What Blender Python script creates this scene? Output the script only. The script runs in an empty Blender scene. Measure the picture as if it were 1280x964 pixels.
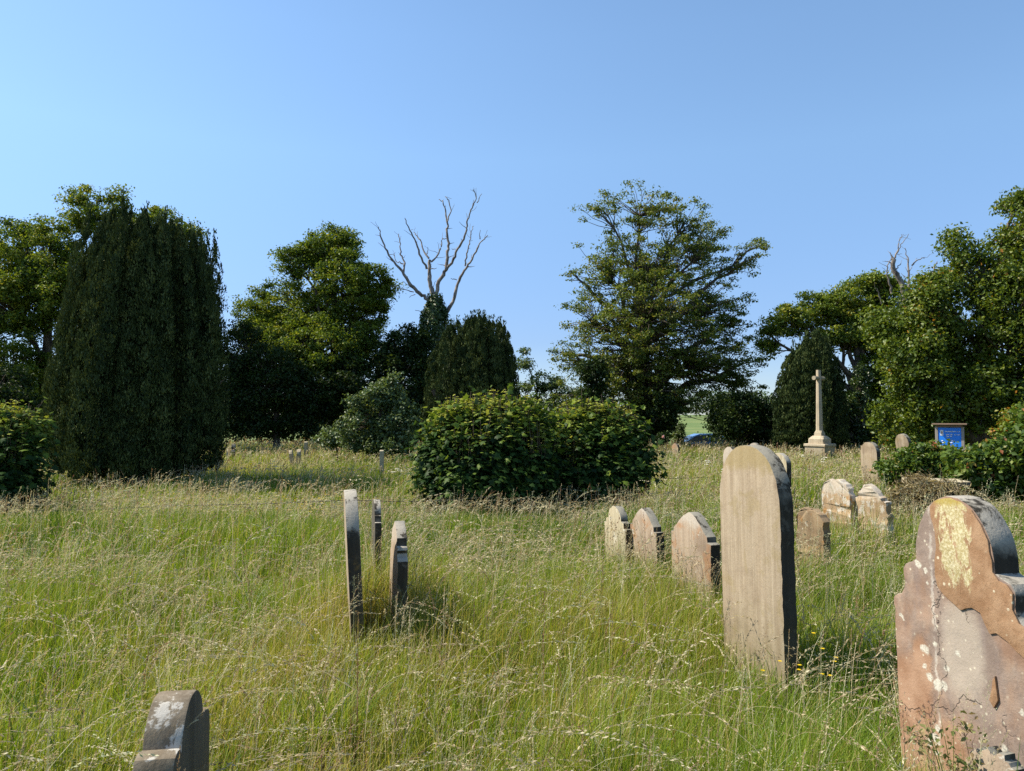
import bpy, bmesh, math, random
import numpy as np
from mathutils import Vector, Matrix

R = math.radians
SC = bpy.context.scene
COL = SC.collection
rng = np.random.default_rng(11)
random.seed(4)

# ------------------------------------------------------------------ camera
F = 931.0                      # focal length in pixels of the 1280 x 964 photograph
EYE = 1.65
PITCH = math.atan(40 / F)
cam_d = bpy.data.cameras.new('camera')
cam = bpy.data.objects.new('camera', cam_d)
COL.objects.link(cam)
cam_d.sensor_width = 36.0
cam_d.lens = 36.0 * F / 1280.0
cam_d.clip_start = 0.05
cam_d.clip_end = 5000
cam.location = (0, 0, EYE)
cam.rotation_euler = (R(90) + PITCH, 0, 0)
SC.camera = cam

# ------------------------------------------------------------------ sky, sun, exposure
SUN_LEFT, SUN_EL = R(80), R(49)           # degrees to the left of the view, elevation
world = bpy.data.worlds.new('World')
SC.world = world
world.use_nodes = True
wn = world.node_tree
wn.nodes.clear()
w_out = wn.nodes.new('ShaderNodeOutputWorld')
w_bg = wn.nodes.new('ShaderNodeBackground')
w_sky = wn.nodes.new('ShaderNodeTexSky')
w_sky.sky_type = 'NISHITA'
w_sky.sun_disc = False
w_sky.sun_elevation = SUN_EL
w_sky.sun_rotation = -SUN_LEFT
w_sky.air_density = 0.9
w_sky.dust_density = 0.25
w_sky.ozone_density = 3.0
w_bg.inputs['Strength'].default_value = 0.115
w_tint = wn.nodes.new('ShaderNodeMix')
w_tint.data_type, w_tint.blend_type = 'RGBA', 'MULTIPLY'
w_tint.inputs[0].default_value = 1.0
w_tc = wn.nodes.new('ShaderNodeTexCoord')
w_sep = wn.nodes.new('ShaderNodeSeparateXYZ')
w_rmp = wn.nodes.new('ShaderNodeValToRGB')
wn.links.new(w_tc.outputs['Generated'], w_sep.inputs[0])
wn.links.new(w_sep.outputs[2], w_rmp.inputs[0])
_e = w_rmp.color_ramp.elements
_e[0].position, _e[0].color = .10, (.57, .61, .74, 1)
_e[1].position, _e[1].color = .46, (1.10, 1.17, 1.12, 1)
_m = _e.new(.33)
_m.color = (1.03, 1.09, 1.05, 1)
wn.links.new(w_rmp.outputs[0], w_tint.inputs[7])
wn.links.new(w_sky.outputs[0], w_tint.inputs[6])
wn.links.new(w_tint.outputs[2], w_bg.inputs['Color'])
wn.links.new(w_bg.outputs[0], w_out.inputs['Surface'])

S = Vector((-math.sin(SUN_LEFT) * math.cos(SUN_EL), math.cos(SUN_LEFT) * math.cos(SUN_EL), math.sin(SUN_EL)))
sun_d = bpy.data.lights.new('sun', 'SUN')
sun_d.energy = 4.6
sun_d.angle = R(0.53)
sun_d.color = (1.0, 0.92, 0.77)
sun = bpy.data.objects.new('sun', sun_d)
COL.objects.link(sun)
sun.location = S * 60
sun.rotation_euler = (-S).to_track_quat('-Z', 'Y').to_euler()

vs = SC.view_settings
vs.view_transform = 'Standard'
vs.look = 'None'
vs.gamma = 1
vs.use_curve_mapping = False
vs.exposure = 0.86
SC.cycles.use_denoising = False
SC.cycles.max_bounces = 8
SC.cycles.diffuse_bounces = 4
SC.cycles.glossy_bounces = 2
SC.cycles.transmission_bounces = 5
SC.cycles.caustics_reflective = False
SC.cycles.caustics_refractive = False

# ------------------------------------------------------------------ helpers
CP, SP = math.cos(PITCH), math.sin(PITCH)


def at(px, py, d):
    """world point on the ray through photograph pixel (px, py) at distance y = d"""
    x, z = (px - 640) / F, (482 - py) / F
    y2 = CP - z * SP
    z2 = SP + z * CP
    return np.array([x / y2 * d, d, EYE + z2 / y2 * d])


def size(px, d):
    return px / F * d


_vn = {}


def vnoise(x, y, scale, seed):
    """smooth value noise 0..1"""
    if seed not in _vn:
        _vn[seed] = np.random.default_rng(seed).random((128, 128))
    g = _vn[seed]
    x = np.asarray(x, float) / scale + 57.3
    y = np.asarray(y, float) / scale + 31.7
    xi, yi = np.floor(x).astype(int), np.floor(y).astype(int)
    fx, fy = x - xi, y - yi
    fx, fy = fx * fx * (3 - 2 * fx), fy * fy * (3 - 2 * fy)
    a, b = g[xi % 128, yi % 128], g[(xi + 1) % 128, yi % 128]
    c, d = g[xi % 128, (yi + 1) % 128], g[(xi + 1) % 128, (yi + 1) % 128]
    return (a * (1 - fx) + b * fx) * (1 - fy) + (c * (1 - fx) + d * fx) * fy


def sstep(a, b, x):
    t = np.clip((np.asarray(x, float) - a) / (b - a), 0, 1)
    return t * t * (3 - 2 * t)


def ground(x, y):
    x, y = np.asarray(x, float), np.asarray(y, float)
    z = (vnoise(x, y, 2.3, 901) - .5) * .10 + (vnoise(x, y, .7, 902) - .5) * .03
    z = z * (1 - sstep(36, 42, y))
    z = z - .9 * sstep(37, 45, y)
    z = z + 5.0 * sstep(140, 700, y)
    return z


def tag(o, label=None, cat=None, group=None, kind=None):
    if label: o['label'] = label
    if cat: o['category'] = cat
    if group: o['group'] = group
    if kind: o['kind'] = kind
    return o


def link_mesh(name, me, mats, parent=None, loc=None):
    o = bpy.data.objects.new(name, me)
    COL.objects.link(o)
    for m in (mats if isinstance(mats, (list, tuple)) else [mats]):
        me.materials.append(m)
    if parent:
        o.parent = parent
    if loc is not None:
        o.location = loc
    return o


def empty(name, loc, label, cat, group=None, rz=0.0):
    o = bpy.data.objects.new(name, None)
    COL.objects.link(o)
    o.location = loc
    o.rotation_euler = (0, 0, rz)
    o.empty_display_size = .2
    return tag(o, label, cat, group)


class Acc:
    """collects numpy geometry and builds one mesh"""

    def __init__(self):
        self.v, self.f, self.t, self.m, self.n = [], [], [], [], 0

    def add(self, v, faces, tone=0.5, mat=0):
        v = np.asarray(v, float).reshape(-1, 3)
        self.v.append(v)
        for f in (faces if isinstance(faces, list) else [faces]):
            f = np.asarray(f, int)
            if len(f):
                self.f.append(f + self.n)
                self.m.append(np.full(len(f), mat, int))
        self.t.append(np.broadcast_to(np.asarray(tone, float), (len(v),)))
        self.n += len(v)

    def mesh(self, name, smooth=False, origin=None):
        me = bpy.data.meshes.new(name)
        v = np.concatenate(self.v)
        if origin is not None:
            v = v - np.asarray(origin)
        me.vertices.add(len(v))
        me.vertices.foreach_set('co', v.astype(np.float32).ravel())
        loops = np.concatenate([f.ravel() for f in self.f])
        tot = np.concatenate([np.full(len(f), f.shape[1], int) for f in self.f])
        start = np.concatenate([[0], np.cumsum(tot)[:-1]])
        me.loops.add(len(loops))
        me.loops.foreach_set('vertex_index', loops.astype(np.int32))
        me.polygons.add(len(tot))
        me.polygons.foreach_set('loop_start', start.astype(np.int32))
        me.polygons.foreach_set('loop_total', tot.astype(np.int32))
        me.polygons.foreach_set('material_index', np.concatenate(self.m).astype(np.int32))
        if smooth:
            me.polygons.foreach_set('use_smooth', np.ones(len(tot), bool))
        a = me.attributes.new('tone', 'FLOAT', 'POINT')
        a.data.foreach_set('value', np.concatenate(self.t).astype(np.float32))
        me.update(calc_edges=True)
        me.validate()
        return me


def unit(v):
    return v / np.maximum(np.linalg.norm(v, axis=-1, keepdims=True), 1e-9)


def tube(acc, pts, rad, sides=6, tone=.5, mat=0):
    pts = np.asarray(pts, float)
    rad = np.asarray(rad, float)
    n = len(pts)
    tan = unit(np.gradient(pts, axis=0))
    ref = np.array([.31, .17, .93]) if abs(tan[0, 2]) < .8 else np.array([1., .2, .1])
    a = unit(np.cross(tan, ref))
    b = np.cross(tan, a)
    th = np.linspace(0, 2 * math.pi, sides, endpoint=False)
    ring = (a[:, None] * np.cos(th)[None, :, None] + b[:, None] * np.sin(th)[None, :, None]) * rad[:, None, None] + pts[:, None]
    idx = np.arange(n * sides).reshape(n, sides)
    q = np.stack([idx[:-1], np.roll(idx, -1, 1)[:-1], np.roll(idx, -1, 1)[1:], idx[1:]], -1).reshape(-1, 4)
    acc.add(ring.reshape(-1, 3), q, tone, mat)


def bend(p0, p1, n=7, wob=.06, sag=0.0):
    p0, p1 = np.asarray(p0, float), np.asarray(p1, float)
    t = np.linspace(0, 1, n)[:, None]
    L = np.linalg.norm(p1 - p0)
    p = p0 + (p1 - p0) * t
    w = np.cumsum(rng.normal(0, 1, (n, 3)), 0) * wob * L / math.sqrt(n)
    w = w - w[:1] * (1 - t) - w[-1:] * t
    p = p + w
    p[:, 2] += sag * L * np.sin(t[:, 0] * math.pi)
    return p


def frames(nrm):
    r = rng.normal(size=nrm.shape)
    t = unit(np.cross(nrm, r))
    return t, np.cross(nrm, t)


def diamonds(acc, c, nrm, L, asp=.6, tone=.5, tdir=None, fold=.12, mat=0):
    """one folded four-cornered leaf per point"""
    n = len(c)
    if tdir is None:
        t, b = frames(nrm)
    else:
        t = unit(tdir)
        b = unit(np.cross(nrm, t))
        nrm = np.cross(t, b)
    L = np.broadcast_to(np.asarray(L, float), (n,))[:, None]
    v = np.stack([c - t * L * .5, c + b * L * asp * .5 + nrm * L * fold - t * L * .08,
                  c + t * L * .5, c - b * L * asp * .5 + nrm * L * fold - t * L * .08], 1)
    q = np.arange(n * 4).reshape(n, 4)
    f = np.concatenate([q[:, [0, 1, 2]], q[:, [0, 2, 3]]])
    acc.add(v.reshape(-1, 3), f, np.repeat(np.broadcast_to(tone, (n,)), 4), mat)


PALM = np.array([(0, 0), (.20, -.10), (.50, .02), (.33, .22), (.52, .52), (.22, .50), (0, .95),
                 (-.22, .50), (-.52, .52), (-.33, .22), (-.50, .02), (-.20, -.10)])


def palms(acc, c, nrm, L, tone, tdir, mat=0):
    """five-lobed leaves"""
    n = len(c)
    t = unit(tdir)
    b = unit(np.cross(nrm, t))
    nn = np.cross(b, t) * -1
    L = np.broadcast_to(L, (n,))
    k = len(PALM)
    cen = c + t * (L * .3)[:, None] + nn * (L * .06)[:, None]
    ring = (c[:, None] + b[:, None] * (PALM[None, :, 0:1] * L[:, None, None]) + t[:, None] * (PALM[None, :, 1:2] * L[:, None, None])
            - nn[:, None] * (np.abs(PALM[None, :, 0:1]) * .18 * L[:, None, None]))
    v = np.concatenate([cen[:, None], ring], 1)
    base = (np.arange(n) * (k + 1))[:, None]
    i = np.arange(k)
    f = np.stack([np.broadcast_to(base, (n, k)), base + 1 + i, base + 1 + (i + 1) % k], -1).reshape(-1, 3)
    acc.add(v.reshape(-1, 3), f, np.repeat(tone, k + 1), mat)


# ------------------------------------------------------------------ materials
def new_mat(name):
    m = bpy.data.materials.new(name)
    m.use_nodes = True
    nt = m.node_tree
    nt.nodes.clear()
    return m, nt


class N:
    """small node helper"""

    def __init__(self, nt):
        self.nt = nt

    def node(self, t, **k):
        n = self.nt.nodes.new(t)
        for a, b in k.items():
            setattr(n, a, b)
        return n

    def put(self, sock, v):
        if hasattr(v, 'is_output') or hasattr(v, 'links'):
            self.nt.links.new(v, sock)
        else:
            if isinstance(v, tuple) and len(v) == 3 and sock.type == 'RGBA':
                v = (*v, 1)
            sock.default_value = v

    def math(self, op, a, b=0.0, c=None, clamp=False):
        n = self.node('ShaderNodeMath', operation=op, use_clamp=clamp)
        self.put(n.inputs[0], a)
        self.put(n.inputs[1], b)
        if c is not None: self.put(n.inputs[2], c)
        return n.outputs[0]

    def mix(self, fac, a, b, mode='MIX'):
        n = self.node('ShaderNodeMix', data_type='RGBA', blend_type=mode)
        self.put(n.inputs[0], fac)
        self.put(n.inputs[6], a)
        self.put(n.inputs[7], b)
        return n.outputs[2]

    def noise(self, vec, scale, detail=4, rough=.6, dist=0.0):
        n = self.node('ShaderNodeTexNoise')
        if vec is not None: self.put(n.inputs['Vector'], vec)
        n.inputs['Scale'].default_value = scale
        n.inputs['Detail'].default_value = detail
        n.inputs['Roughness'].default_value = rough
        n.inputs['Distortion'].default_value = dist
        return n.outputs['Fac']

    def voro(self, vec, scale, feature='F1'):
        n = self.node('ShaderNodeTexVoronoi', feature=feature)
        if vec is not None: self.put(n.inputs['Vector'], vec)
        n.inputs['Scale'].default_value = scale
        return n.outputs['Distance']

    def step(self, v, lo, hi):
        n = self.node('ShaderNodeMapRange', interpolation_type='SMOOTHSTEP')
        self.put(n.inputs[0], v)
        n.inputs[1].default_value, n.inputs[2].default_value = lo, hi
        return n.outputs[0]

    def mapping(self, vec, scale=(1, 1, 1), loc=(0, 0, 0)):
        n = self.node('ShaderNodeMapping')
        self.put(n.inputs['Vector'], vec)
        n.inputs['Scale'].default_value = scale
        n.inputs['Location'].default_value = loc
        return n.outputs[0]

    def ramp(self, fac, stops):
        n = self.node('ShaderNodeValToRGB')
        self.put(n.inputs[0], fac)
        e = n.color_ramp.elements
        while len(e) < len(stops): e.new(.5)
        for el, (p, c) in zip(e, stops):
            el.position = p
            el.color = (*c, 1)
        return n.outputs[0]

    def bump(self, h, strength=.5, dist=.01):
        n = self.node('ShaderNodeBump')
        self.put(n.inputs['Height'], h)
        n.inputs['Strength'].default_value = strength
        n.inputs['Distance'].default_value = dist
        return n.outputs[0]

    def finish(self, color, rough=.9, normal=None, spec=.25):
        p = self.node('ShaderNodeBsdfPrincipled')
        self.put(p.inputs['Base Color'], color)
        self.put(p.inputs['Roughness'], rough)
        p.inputs['Specular IOR Level'].default_value = spec
        if normal is not None: self.put(p.inputs['Normal'], normal)
        o = self.node('ShaderNodeOutputMaterial')
        self.nt.links.new(p.outputs[0], o.inputs[0])
        return p


def leaf_mat(name, stops, trans=.4, gloss=.02, grough=.45, warm=(1.25, 1.15, .6)):
    """leaf: diffuse + translucent + a little gloss, colour by the leaf's own tone"""
    m, nt = new_mat(name)
    g = N(nt)
    a = g.node('ShaderNodeAttribute', attribute_name='tone')
    c = g.ramp(a.outputs['Fac'], stops)
    d = g.node('ShaderNodeBsdfDiffuse')
    g.put(d.inputs[0], c)
    t = g.node('ShaderNodeBsdfTranslucent')
    g.put(t.inputs[0], g.mix(1.0, c, (*warm, 1), 'MULTIPLY'))
    s = g.node('ShaderNodeBsdfGlossy')
    s.inputs['Color'].default_value = (1, 1, 1, 1)
    s.inputs['Roughness'].default_value = grough
    m1 = g.node('ShaderNodeMixShader')
    m1.inputs[0].default_value = trans
    nt.links.new(d.outputs[0], m1.inputs[1])
    nt.links.new(t.outputs[0], m1.inputs[2])
    m2 = g.node('ShaderNodeMixShader')
    m2.inputs[0].default_value = gloss
    nt.links.new(m1.outputs[0], m2.inputs[1])
    nt.links.new(s.outputs[0], m2.inputs[2])
    o = g.node('ShaderNodeOutputMaterial')
    nt.links.new(m2.outputs[0], o.inputs[0])
    return m


def bark_mat(name, c1, c2, scale=9.0):
    m, nt = new_mat(name)
    g = N(nt)
    tc = g.node('ShaderNodeTexCoord').outputs['Object']
    v = g.mapping(tc, (1, 1, .25))
    n1 = g.noise(v, scale, 6, .65)
    n2 = g.noise(tc, scale * .25, 3)
    col = g.mix(g.step(n1, .35, .65), c1, c2)
    col = g.mix(g.step(n2, .55, .75), col, tuple(x * .6 for x in c1))
    g.finish(col, .95, g.bump(n1, .8, .03))
    return m


def stone_mat(name, base, streak, dark=(.07, .065, .055), lichen=((.62, .60, .55), .62), ochre=None,
              grime=.45, scale=1.0, pale_top=None, top_only=False):
    """weathered stone: vertical streaks, pits, dark biofilm, pale lichen crusts and small discs"""
    m, nt = new_mat(name)
    g = N(nt)
    info = g.node('ShaderNodeObjectInfo')
    co = g.node('ShaderNodeTexCoord').outputs['Object']
    off = g.node('ShaderNodeVectorMath', operation='ADD')
    g.put(off.inputs[0], co)
    rnd = g.node('ShaderNodeCombineXYZ')
    for i in range(3):
        g.put(rnd.inputs[i], g.math('MULTIPLY', info.outputs['Random'], 13.0 + 7 * i))
    g.put(off.inputs[1], rnd.outputs[0])
    v = off.outputs[0]
    st = g.noise(g.mapping(v, (26 * scale, 26 * scale, 1.2 * scale)), 1.0, 5, .6, .2)
    st2 = g.noise(g.mapping(v, (7 * scale, 7 * scale, .9 * scale)), 1.0, 4, .55, .3)
    big = g.noise(v, 2.2 * scale, 5, .6)
    fine = g.noise(v, 70 * scale, 4, .7)
    col = g.mix(g.step(st, .3, .72), base, streak)
    st3 = g.noise(g.mapping(v, (11 * scale, 11 * scale, .55 * scale), (3, 7, 2)), 1.0, 5, .6, .4)
    col = g.mix(g.math('MULTIPLY', g.step(st3, .52, .70), .55), col, tuple(c * .55 for c in base))
    col = g.mix(g.math('MULTIPLY', g.step(st2, .5, .72), .6), col, tuple(min(1, c * 1.3) for c in base))
    col = g.mix(g.math('MULTIPLY', g.step(big, .48, .66), grime), col, dark)
    if ochre:
        om = g.math('MULTIPLY', g.step(g.noise(v, 4.5 * scale, 6, .65, .5), .54, .62), ochre[1])
        col = g.mix(om, col, ochre[0])
    lm = g.noise(v, 9 * scale, 7, .72, .4)
    lmask = g.math('MULTIPLY', g.step(lm, lichen[1], lichen[1] + .05), .85)
    if top_only:            # crusts mostly on upward facing surfaces, so sides keep their painted shade
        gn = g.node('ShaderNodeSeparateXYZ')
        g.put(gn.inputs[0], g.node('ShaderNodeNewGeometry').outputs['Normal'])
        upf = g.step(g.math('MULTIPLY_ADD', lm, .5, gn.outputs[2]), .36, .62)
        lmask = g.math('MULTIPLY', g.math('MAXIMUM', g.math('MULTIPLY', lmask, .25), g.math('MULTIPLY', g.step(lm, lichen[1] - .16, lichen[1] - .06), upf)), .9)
    col = g.mix(lmask, col, lichen[0])
    vd = g.voro(v, 11 * scale)
    disc = g.math('MULTIPLY', g.math('SUBTRACT', 1.0, g.step(vd, .06, .12)), g.step(g.noise(v, 1.7 * scale, 1), .60, .68))
    col = g.mix(g.math('MULTIPLY', disc, .35 if top_only else .5), col, lichen[0])
    if pale_top:
        sep = g.node('ShaderNodeSeparateXYZ')
        g.put(sep.inputs[0], co)
        wob = g.math('MULTIPLY_ADD', g.noise(v, 14, 5, .7), .22, sep.outputs[2])
        pm = g.math('MULTIPLY', g.step(wob, pale_top[0], pale_top[0] + .09), pale_top[2])
        col = g.mix(pm, col, pale_top[1])
    sepf = g.node('ShaderNodeSeparateXYZ')
    g.put(sepf.inputs[0], co)
    foot = g.math('SUBTRACT', 1.0, g.step(g.math('MULTIPLY_ADD', g.noise(g.mapping(v, (9, 9, 2)), 1.0, 5, .7), -.7, sepf.outputs[2]), -.25, .32))
    col = g.mix(g.math('MULTIPLY', foot, .42), col, (.15, .135, .065))          # algae and soil splash
    col = g.mix(g.math('MULTIPLY', g.step(fine, .35, .7), .18), col, tuple(c * .5 for c in base))
    h = g.math('ADD', g.math('MULTIPLY', fine, .4), g.math('ADD', g.math('MULTIPLY', st, .4), lm))
    g.finish(col, .93, g.bump(h, .55, .008), .15)
    return m


M = {}
M['grass'] = leaf_mat('grass_blades', [(0, (.060, .115, .012)), (.35, (.158, .252, .016)), (.6, (.250, .318, .030)),
                                       (.82, (.36, .33, .085)), (1, (.50, .37, .17))], .45, .018, .5, (1.2, 1.15, .55))
M['seed'] = leaf_mat('seed_heads', [(0, (.20, .09, .05)), (.25, (.32, .22, .12)), (.55, (.49, .40, .24)), (.8, (.57, .51, .33)),
                                    (1, (.42, .45, .25))], .38, .02, .5, (1.1, 1.05, .8))
M['flower'] = leaf_mat('flower_petals', [(0, (.80, .58, .02)), (.5, (.82, .62, .04)), (.51, (.75, .74, .66)), (1, (.8, .78, .72))], .3, .02)
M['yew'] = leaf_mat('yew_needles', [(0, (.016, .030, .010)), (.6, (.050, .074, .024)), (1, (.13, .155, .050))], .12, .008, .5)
M['oak'] = leaf_mat('oak_leaves', [(0, (.036, .068, .010)), (.5, (.110, .170, .018)), (.85, (.21, .255, .028)), (1, (.32, .31, .045))], .40, .015)
M['darkleaf'] = leaf_mat('dark_leaves', [(0, (.012, .026, .007)), (.7, (.028, .052, .011)), (1, (.07, .10, .018))], .28, .012)
M['greyleaf'] = leaf_mat('grey_green_leaves', [(0, (.055, .092, .032)), (.7, (.115, .170, .056)), (1, (.20, .235, .07))], .32, .03)
M['beech'] = leaf_mat('beech_leaves', [(0, (.045, .080, .014)), (.55, (.120, .165, .026)), (.9, (.21, .235, .040)), (1, (.30, .26, .06))], .42, .015)
M['autumn'] = leaf_mat('mixed_green_leaves', [(0, (.040, .074, .009)), (.55, (.108, .160, .016)), (.90, (.195, .225, .026)), (.97, (.32, .24, .035)),
                                              (1, (.40, .18, .03))], .40, .02)
M['sycamore'] = leaf_mat('sycamore_leaves', [(0, (.010, .026, .008)), (.42, (.036, .076, .017)), (.68, (.160, .230, .032)), (1, (.36, .37, .07))], .32, .008, .5)
M['bramble'] = leaf_mat('bramble_leaves', [(0, (.036, .076, .012)), (.6, (.095, .155, .020)), (.88, (.19, .23, .04)), (.95, (.30, .23, .06)), (1, (.30, .11, .04))], .36, .02)
M['ivy'] = leaf_mat('ivy_leaves', [(0, (.020, .042, .010)), (.7, (.050, .088, .018)), (1, (.13, .16, .04))], .2, .03, .35)
M['weed'] = leaf_mat('drying_weed_leaves', [(0, (.07, .11, .03)), (.5, (.17, .19, .06)), (1, (.36, .26, .14))], .3, .01)
M['dry'] = leaf_mat('dry_stems', [(0, (.16, .12, .07)), (.5, (.30, .24, .13)), (1, (.42, .36, .20))], .25, .02)
M['pale'] = leaf_mat('pale_far_leaves', [(0, (.06, .10, .05)), (1, (.12, .17, .07))], .35, .02)
M['pink'] = leaf_mat('pink_speck', [(0, (.6, .3, .32)), (1, (.75, .5, .5))], .3, .02)
M['bark'] = bark_mat('brown_bark', (.075, .058, .042), (.15, .12, .09))
M['deadwood'] = bark_mat('bleached_dead_wood', (.13, .105, .085), (.30, .26, .22))
M['twig'] = bark_mat('twigs', (.10, .075, .05), (.17, .13, .09))


# ------------------------------------------------------------------ ground
def build_ground():
    xs = np.concatenate([-np.geomspace(3000, 30, 16)[:-1], np.linspace(-30, 30, 121), np.geomspace(30, 3000, 16)[1:]])
    ys = np.concatenate([np.linspace(-14, 52, 133), np.geomspace(52, 4000, 30)[1:]])
    X, Y = np.meshgrid(xs, ys)
    Z = ground(X, Y)
    ny, nx = X.shape
    idx = np.arange(nx * ny).reshape(ny, nx)
    q = np.stack([idx[:-1, :-1], idx[:-1, 1:], idx[1:, 1:], idx[1:, :-1]], -1).reshape(-1, 4)
    a = Acc()
    a.add(np.stack([X, Y, Z], -1).reshape(-1, 3), q)
    m, nt = new_mat('meadow_soil_and_field')
    g = N(nt)
    co = g.node('ShaderNodeNewGeometry').outputs['Position']
    sep = g.node('ShaderNodeSeparateXYZ')
    g.put(sep.inputs[0], co)
    n1, n2 = g.noise(co, 3.0, 6), g.noise(co, 25, 5)
    near = g.mix(g.step(n1, .4, .65), (.050, .060, .018), (.085, .080, .030))
    near = g.mix(g.math('MULTIPLY', g.step(n2, .4, .7), .5), near, (.03, .035, .012))
    far = g.mix(g.step(g.noise(co, .03, 4), .4, .6), (.12, .17, .06), (.18, .21, .08))
    far = g.mix(g.math('MULTIPLY', n2, .4), far, (.09, .14, .04))
    col = g.mix(g.step(sep.outputs[1], 51, 54), near, far)
    g.finish(col, .95, g.bump(n2, .6, .03), .1)
    o = link_mesh('ground', a.mesh('ground', True), m)
    tag(o, kind='structure')
    # lane beyond the trees
    m2, nt2 = new_mat('lane_asphalt')
    g2 = N(nt2)
    c2 = g2.node('ShaderNodeNewGeometry').outputs['Position']
    g2.finish(g2.mix(g2.noise(c2, 30, 6), (.04, .04, .042), (.075, .072, .07)), .9)
    a = Acc()
    xs = np.linspace(-60, 60, 61)
    for y0, y1 in ((46.6, 50.6),):
        v = np.stack([np.stack([xs, np.full_like(xs, y0), ground(xs, np.full_like(xs, y0)) + .03], -1),
                      np.stack([xs, np.full_like(xs, y1), ground(xs, np.full_like(xs, y1)) + .03], -1)], 0)
        i = np.arange(122).reshape(2, 61)
        a.add(v.reshape(-1, 3), np.stack([i[0, :-1], i[0, 1:], i[1, 1:], i[1, :-1]], -1))
    tag(link_mesh('road', a.mesh('road'), m2), kind='structure')


build_ground()

# ------------------------------------------------------------------ trees
CLEAR = [(846, 884, 516, 556)]         # the view through under the tall beech stays open


def in_clear(p):
    """points whose place lies in the open gap below the beech (a real gap in the growth)"""
    y = np.maximum(p[:, 1], .1)
    zz = (p[:, 2] - EYE) / y
    xx = p[:, 0] / y
    c = CP + zz * SP
    px = 640 + F * xx / c
    py = 482 - F * (zz * CP - SP) / c
    m = np.zeros(len(p), bool)
    for x0, x1, y0, y1 in CLEAR:
        m |= (px > x0) & (px < x1) & (py > y0) & (py < y1) & (p[:, 1] > 25)
    return m


def lobed_tree(name, label, cat, d, trunk_px, lobes, leaf, nleaf, mat, trunk_r=.28, cl_r=.55, ncl=None, flat=.6, shell=.5,
               bark='bark', group=None, tone=(.5, .22), limbs=True, trunk_top=None, asp=.62, upbias=.6, kind='diamond', twigs=True, gap=False):
    """trunk and limbs reaching into uneven leafy lobes; lobes are (px, py, rx, rz[, depth shift, weight])"""
    bx = at(trunk_px, 540, d)[0]
    base = np.array([bx, d, float(ground(bx, d))])
    root = empty(name, base, label, cat, group)
    A, B = Acc(), Acc()
    L = []
    for lo in lobes:
        px, py, rx, rz = lo[:4]
        dy = lo[4] if len(lo) > 4 else rng.uniform(-.5, .5) * size(rx, d)
        w = lo[5] if len(lo) > 5 else 1.0
        c = at(px, py, d)
        c[1] = d + dy
        L.append((c, np.array([size(rx, d), size(rx, d) * .85, size(rz, d)]), w))
    top = max(c[2] for c, r, w in L)
    tp = trunk_top if trunk_top else (trunk_px, None)
    ttop = np.array([at(tp[0], 500, d)[0], d, top])
    ttop[2] = base[2] + (top - base[2]) * .80
    tr = bend(base - np.array([0, 0, .3]), ttop, 12, .03)
    trr = np.linspace(trunk_r, min(.05, trunk_r * .4), 12)
    trr[0] *= 1.5
    trr[1] *= 1.15
    tube(A, tr, trr, 9)
    vol = np.array([np.prod(r) ** (2 / 3) * w for c, r, w in L])
    vol = vol / vol.sum()
    if ncl is None:
        ncl = int(sum(np.prod(r) for c, r, w in L) ** .8 / cl_r ** 2 * 2.2) + 20
    for (c, r, w), share in zip(L, vol):
        k = max(3, int(round(ncl * share)))
        u = unit(rng.normal(size=(k, 3)))
        rad = shell + (1 - shell) * rng.random((k, 1)) ** .6
        P = c + u * rad * r * rng.uniform(.86, 1.08, (k, 1))
        P[:, 2] = np.maximum(P[:, 2], base[2] + cl_r * .4)
        if gap:
            P = P[~in_clear(P)]
            k = len(P)
            if not k: continue
        # limb
        if limbs:
            hz = np.clip((c[2] - base[2]) * rng.uniform(.45, .7), 0.3, top - base[2] - .3)
            i = int(np.argmin(np.abs(tr[:, 2] - base[2] - hz)))
            lim = bend(tr[i], c, 8, .08, .06)
            lr = np.linspace(min(trr[i] * .6, trunk_r * .5), min(.035, trunk_r * .25), 8)
            tube(A, lim, lr, 6)
            if twigs:
                for p in P[::1]:
                    j = int(np.argmin(np.linalg.norm(lim - p, axis=1)))
                    j = max(1, min(7, j - 1))
                    tw = bend(lim[j], p, 5, .10, .04)
                    tube(A, tw, np.linspace(min(max(lr[j] * .45, .022), trunk_r * .3), min(.010, trunk_r * .12), 5), 4)
        nl = int(nleaf * share)
        cw = rng.uniform(.5, 1.5, k)
        ci = rng.choice(k, nl, p=cw / cw.sum())
        cr = cl_r * rng.uniform(.6, 1.35, k)
        ct = rng.normal(tone[0], tone[1] * .6, k)
        off = rng.normal(size=(nl, 3)) * .5
        ol = np.linalg.norm(off, axis=1, keepdims=True)
        off = off * np.minimum(1, 1.25 / np.maximum(ol, .01)) * rng.uniform(.85, 1, (nl, 1))
        off[:, 2] *= flat
        p = P[ci] + off * cr[ci][:, None]
        if gap:
            ok = ~in_clear(p)
            p, ci = p[ok], ci[ok]
            off = off[ok]
            nl = len(p)
        gz = base[2] + .05
        p[:, 2] = np.where(p[:, 2] < gz, gz + rng.random(nl) * .4, p[:, 2])
        out = unit(off + .001)
        nrm = unit(rng.normal(size=(nl, 3)) * .75 + out * .5 + np.array([0, 0, upbias]))
        tn = np.clip(ct[ci] + rng.normal(0, tone[1], nl), 0, 1)
        ls = leaf * rng.uniform(.6, 1.35, nl)
        if kind == 'palm':
            dr = unit(rng.normal(size=(nl, 3)) * .6 + out * .8 + np.array([0, 0, -.55]))
            palms(B, p, nrm, ls, tn, dr)
        else:
            diamonds(B, p, nrm, ls, asp, tn)
    link_mesh('trunk', A.mesh('trunk', True, base), M[bark], root)
    link_mesh('crown', B.mesh('crown', False, base), M[mat], root)
    return root


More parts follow.
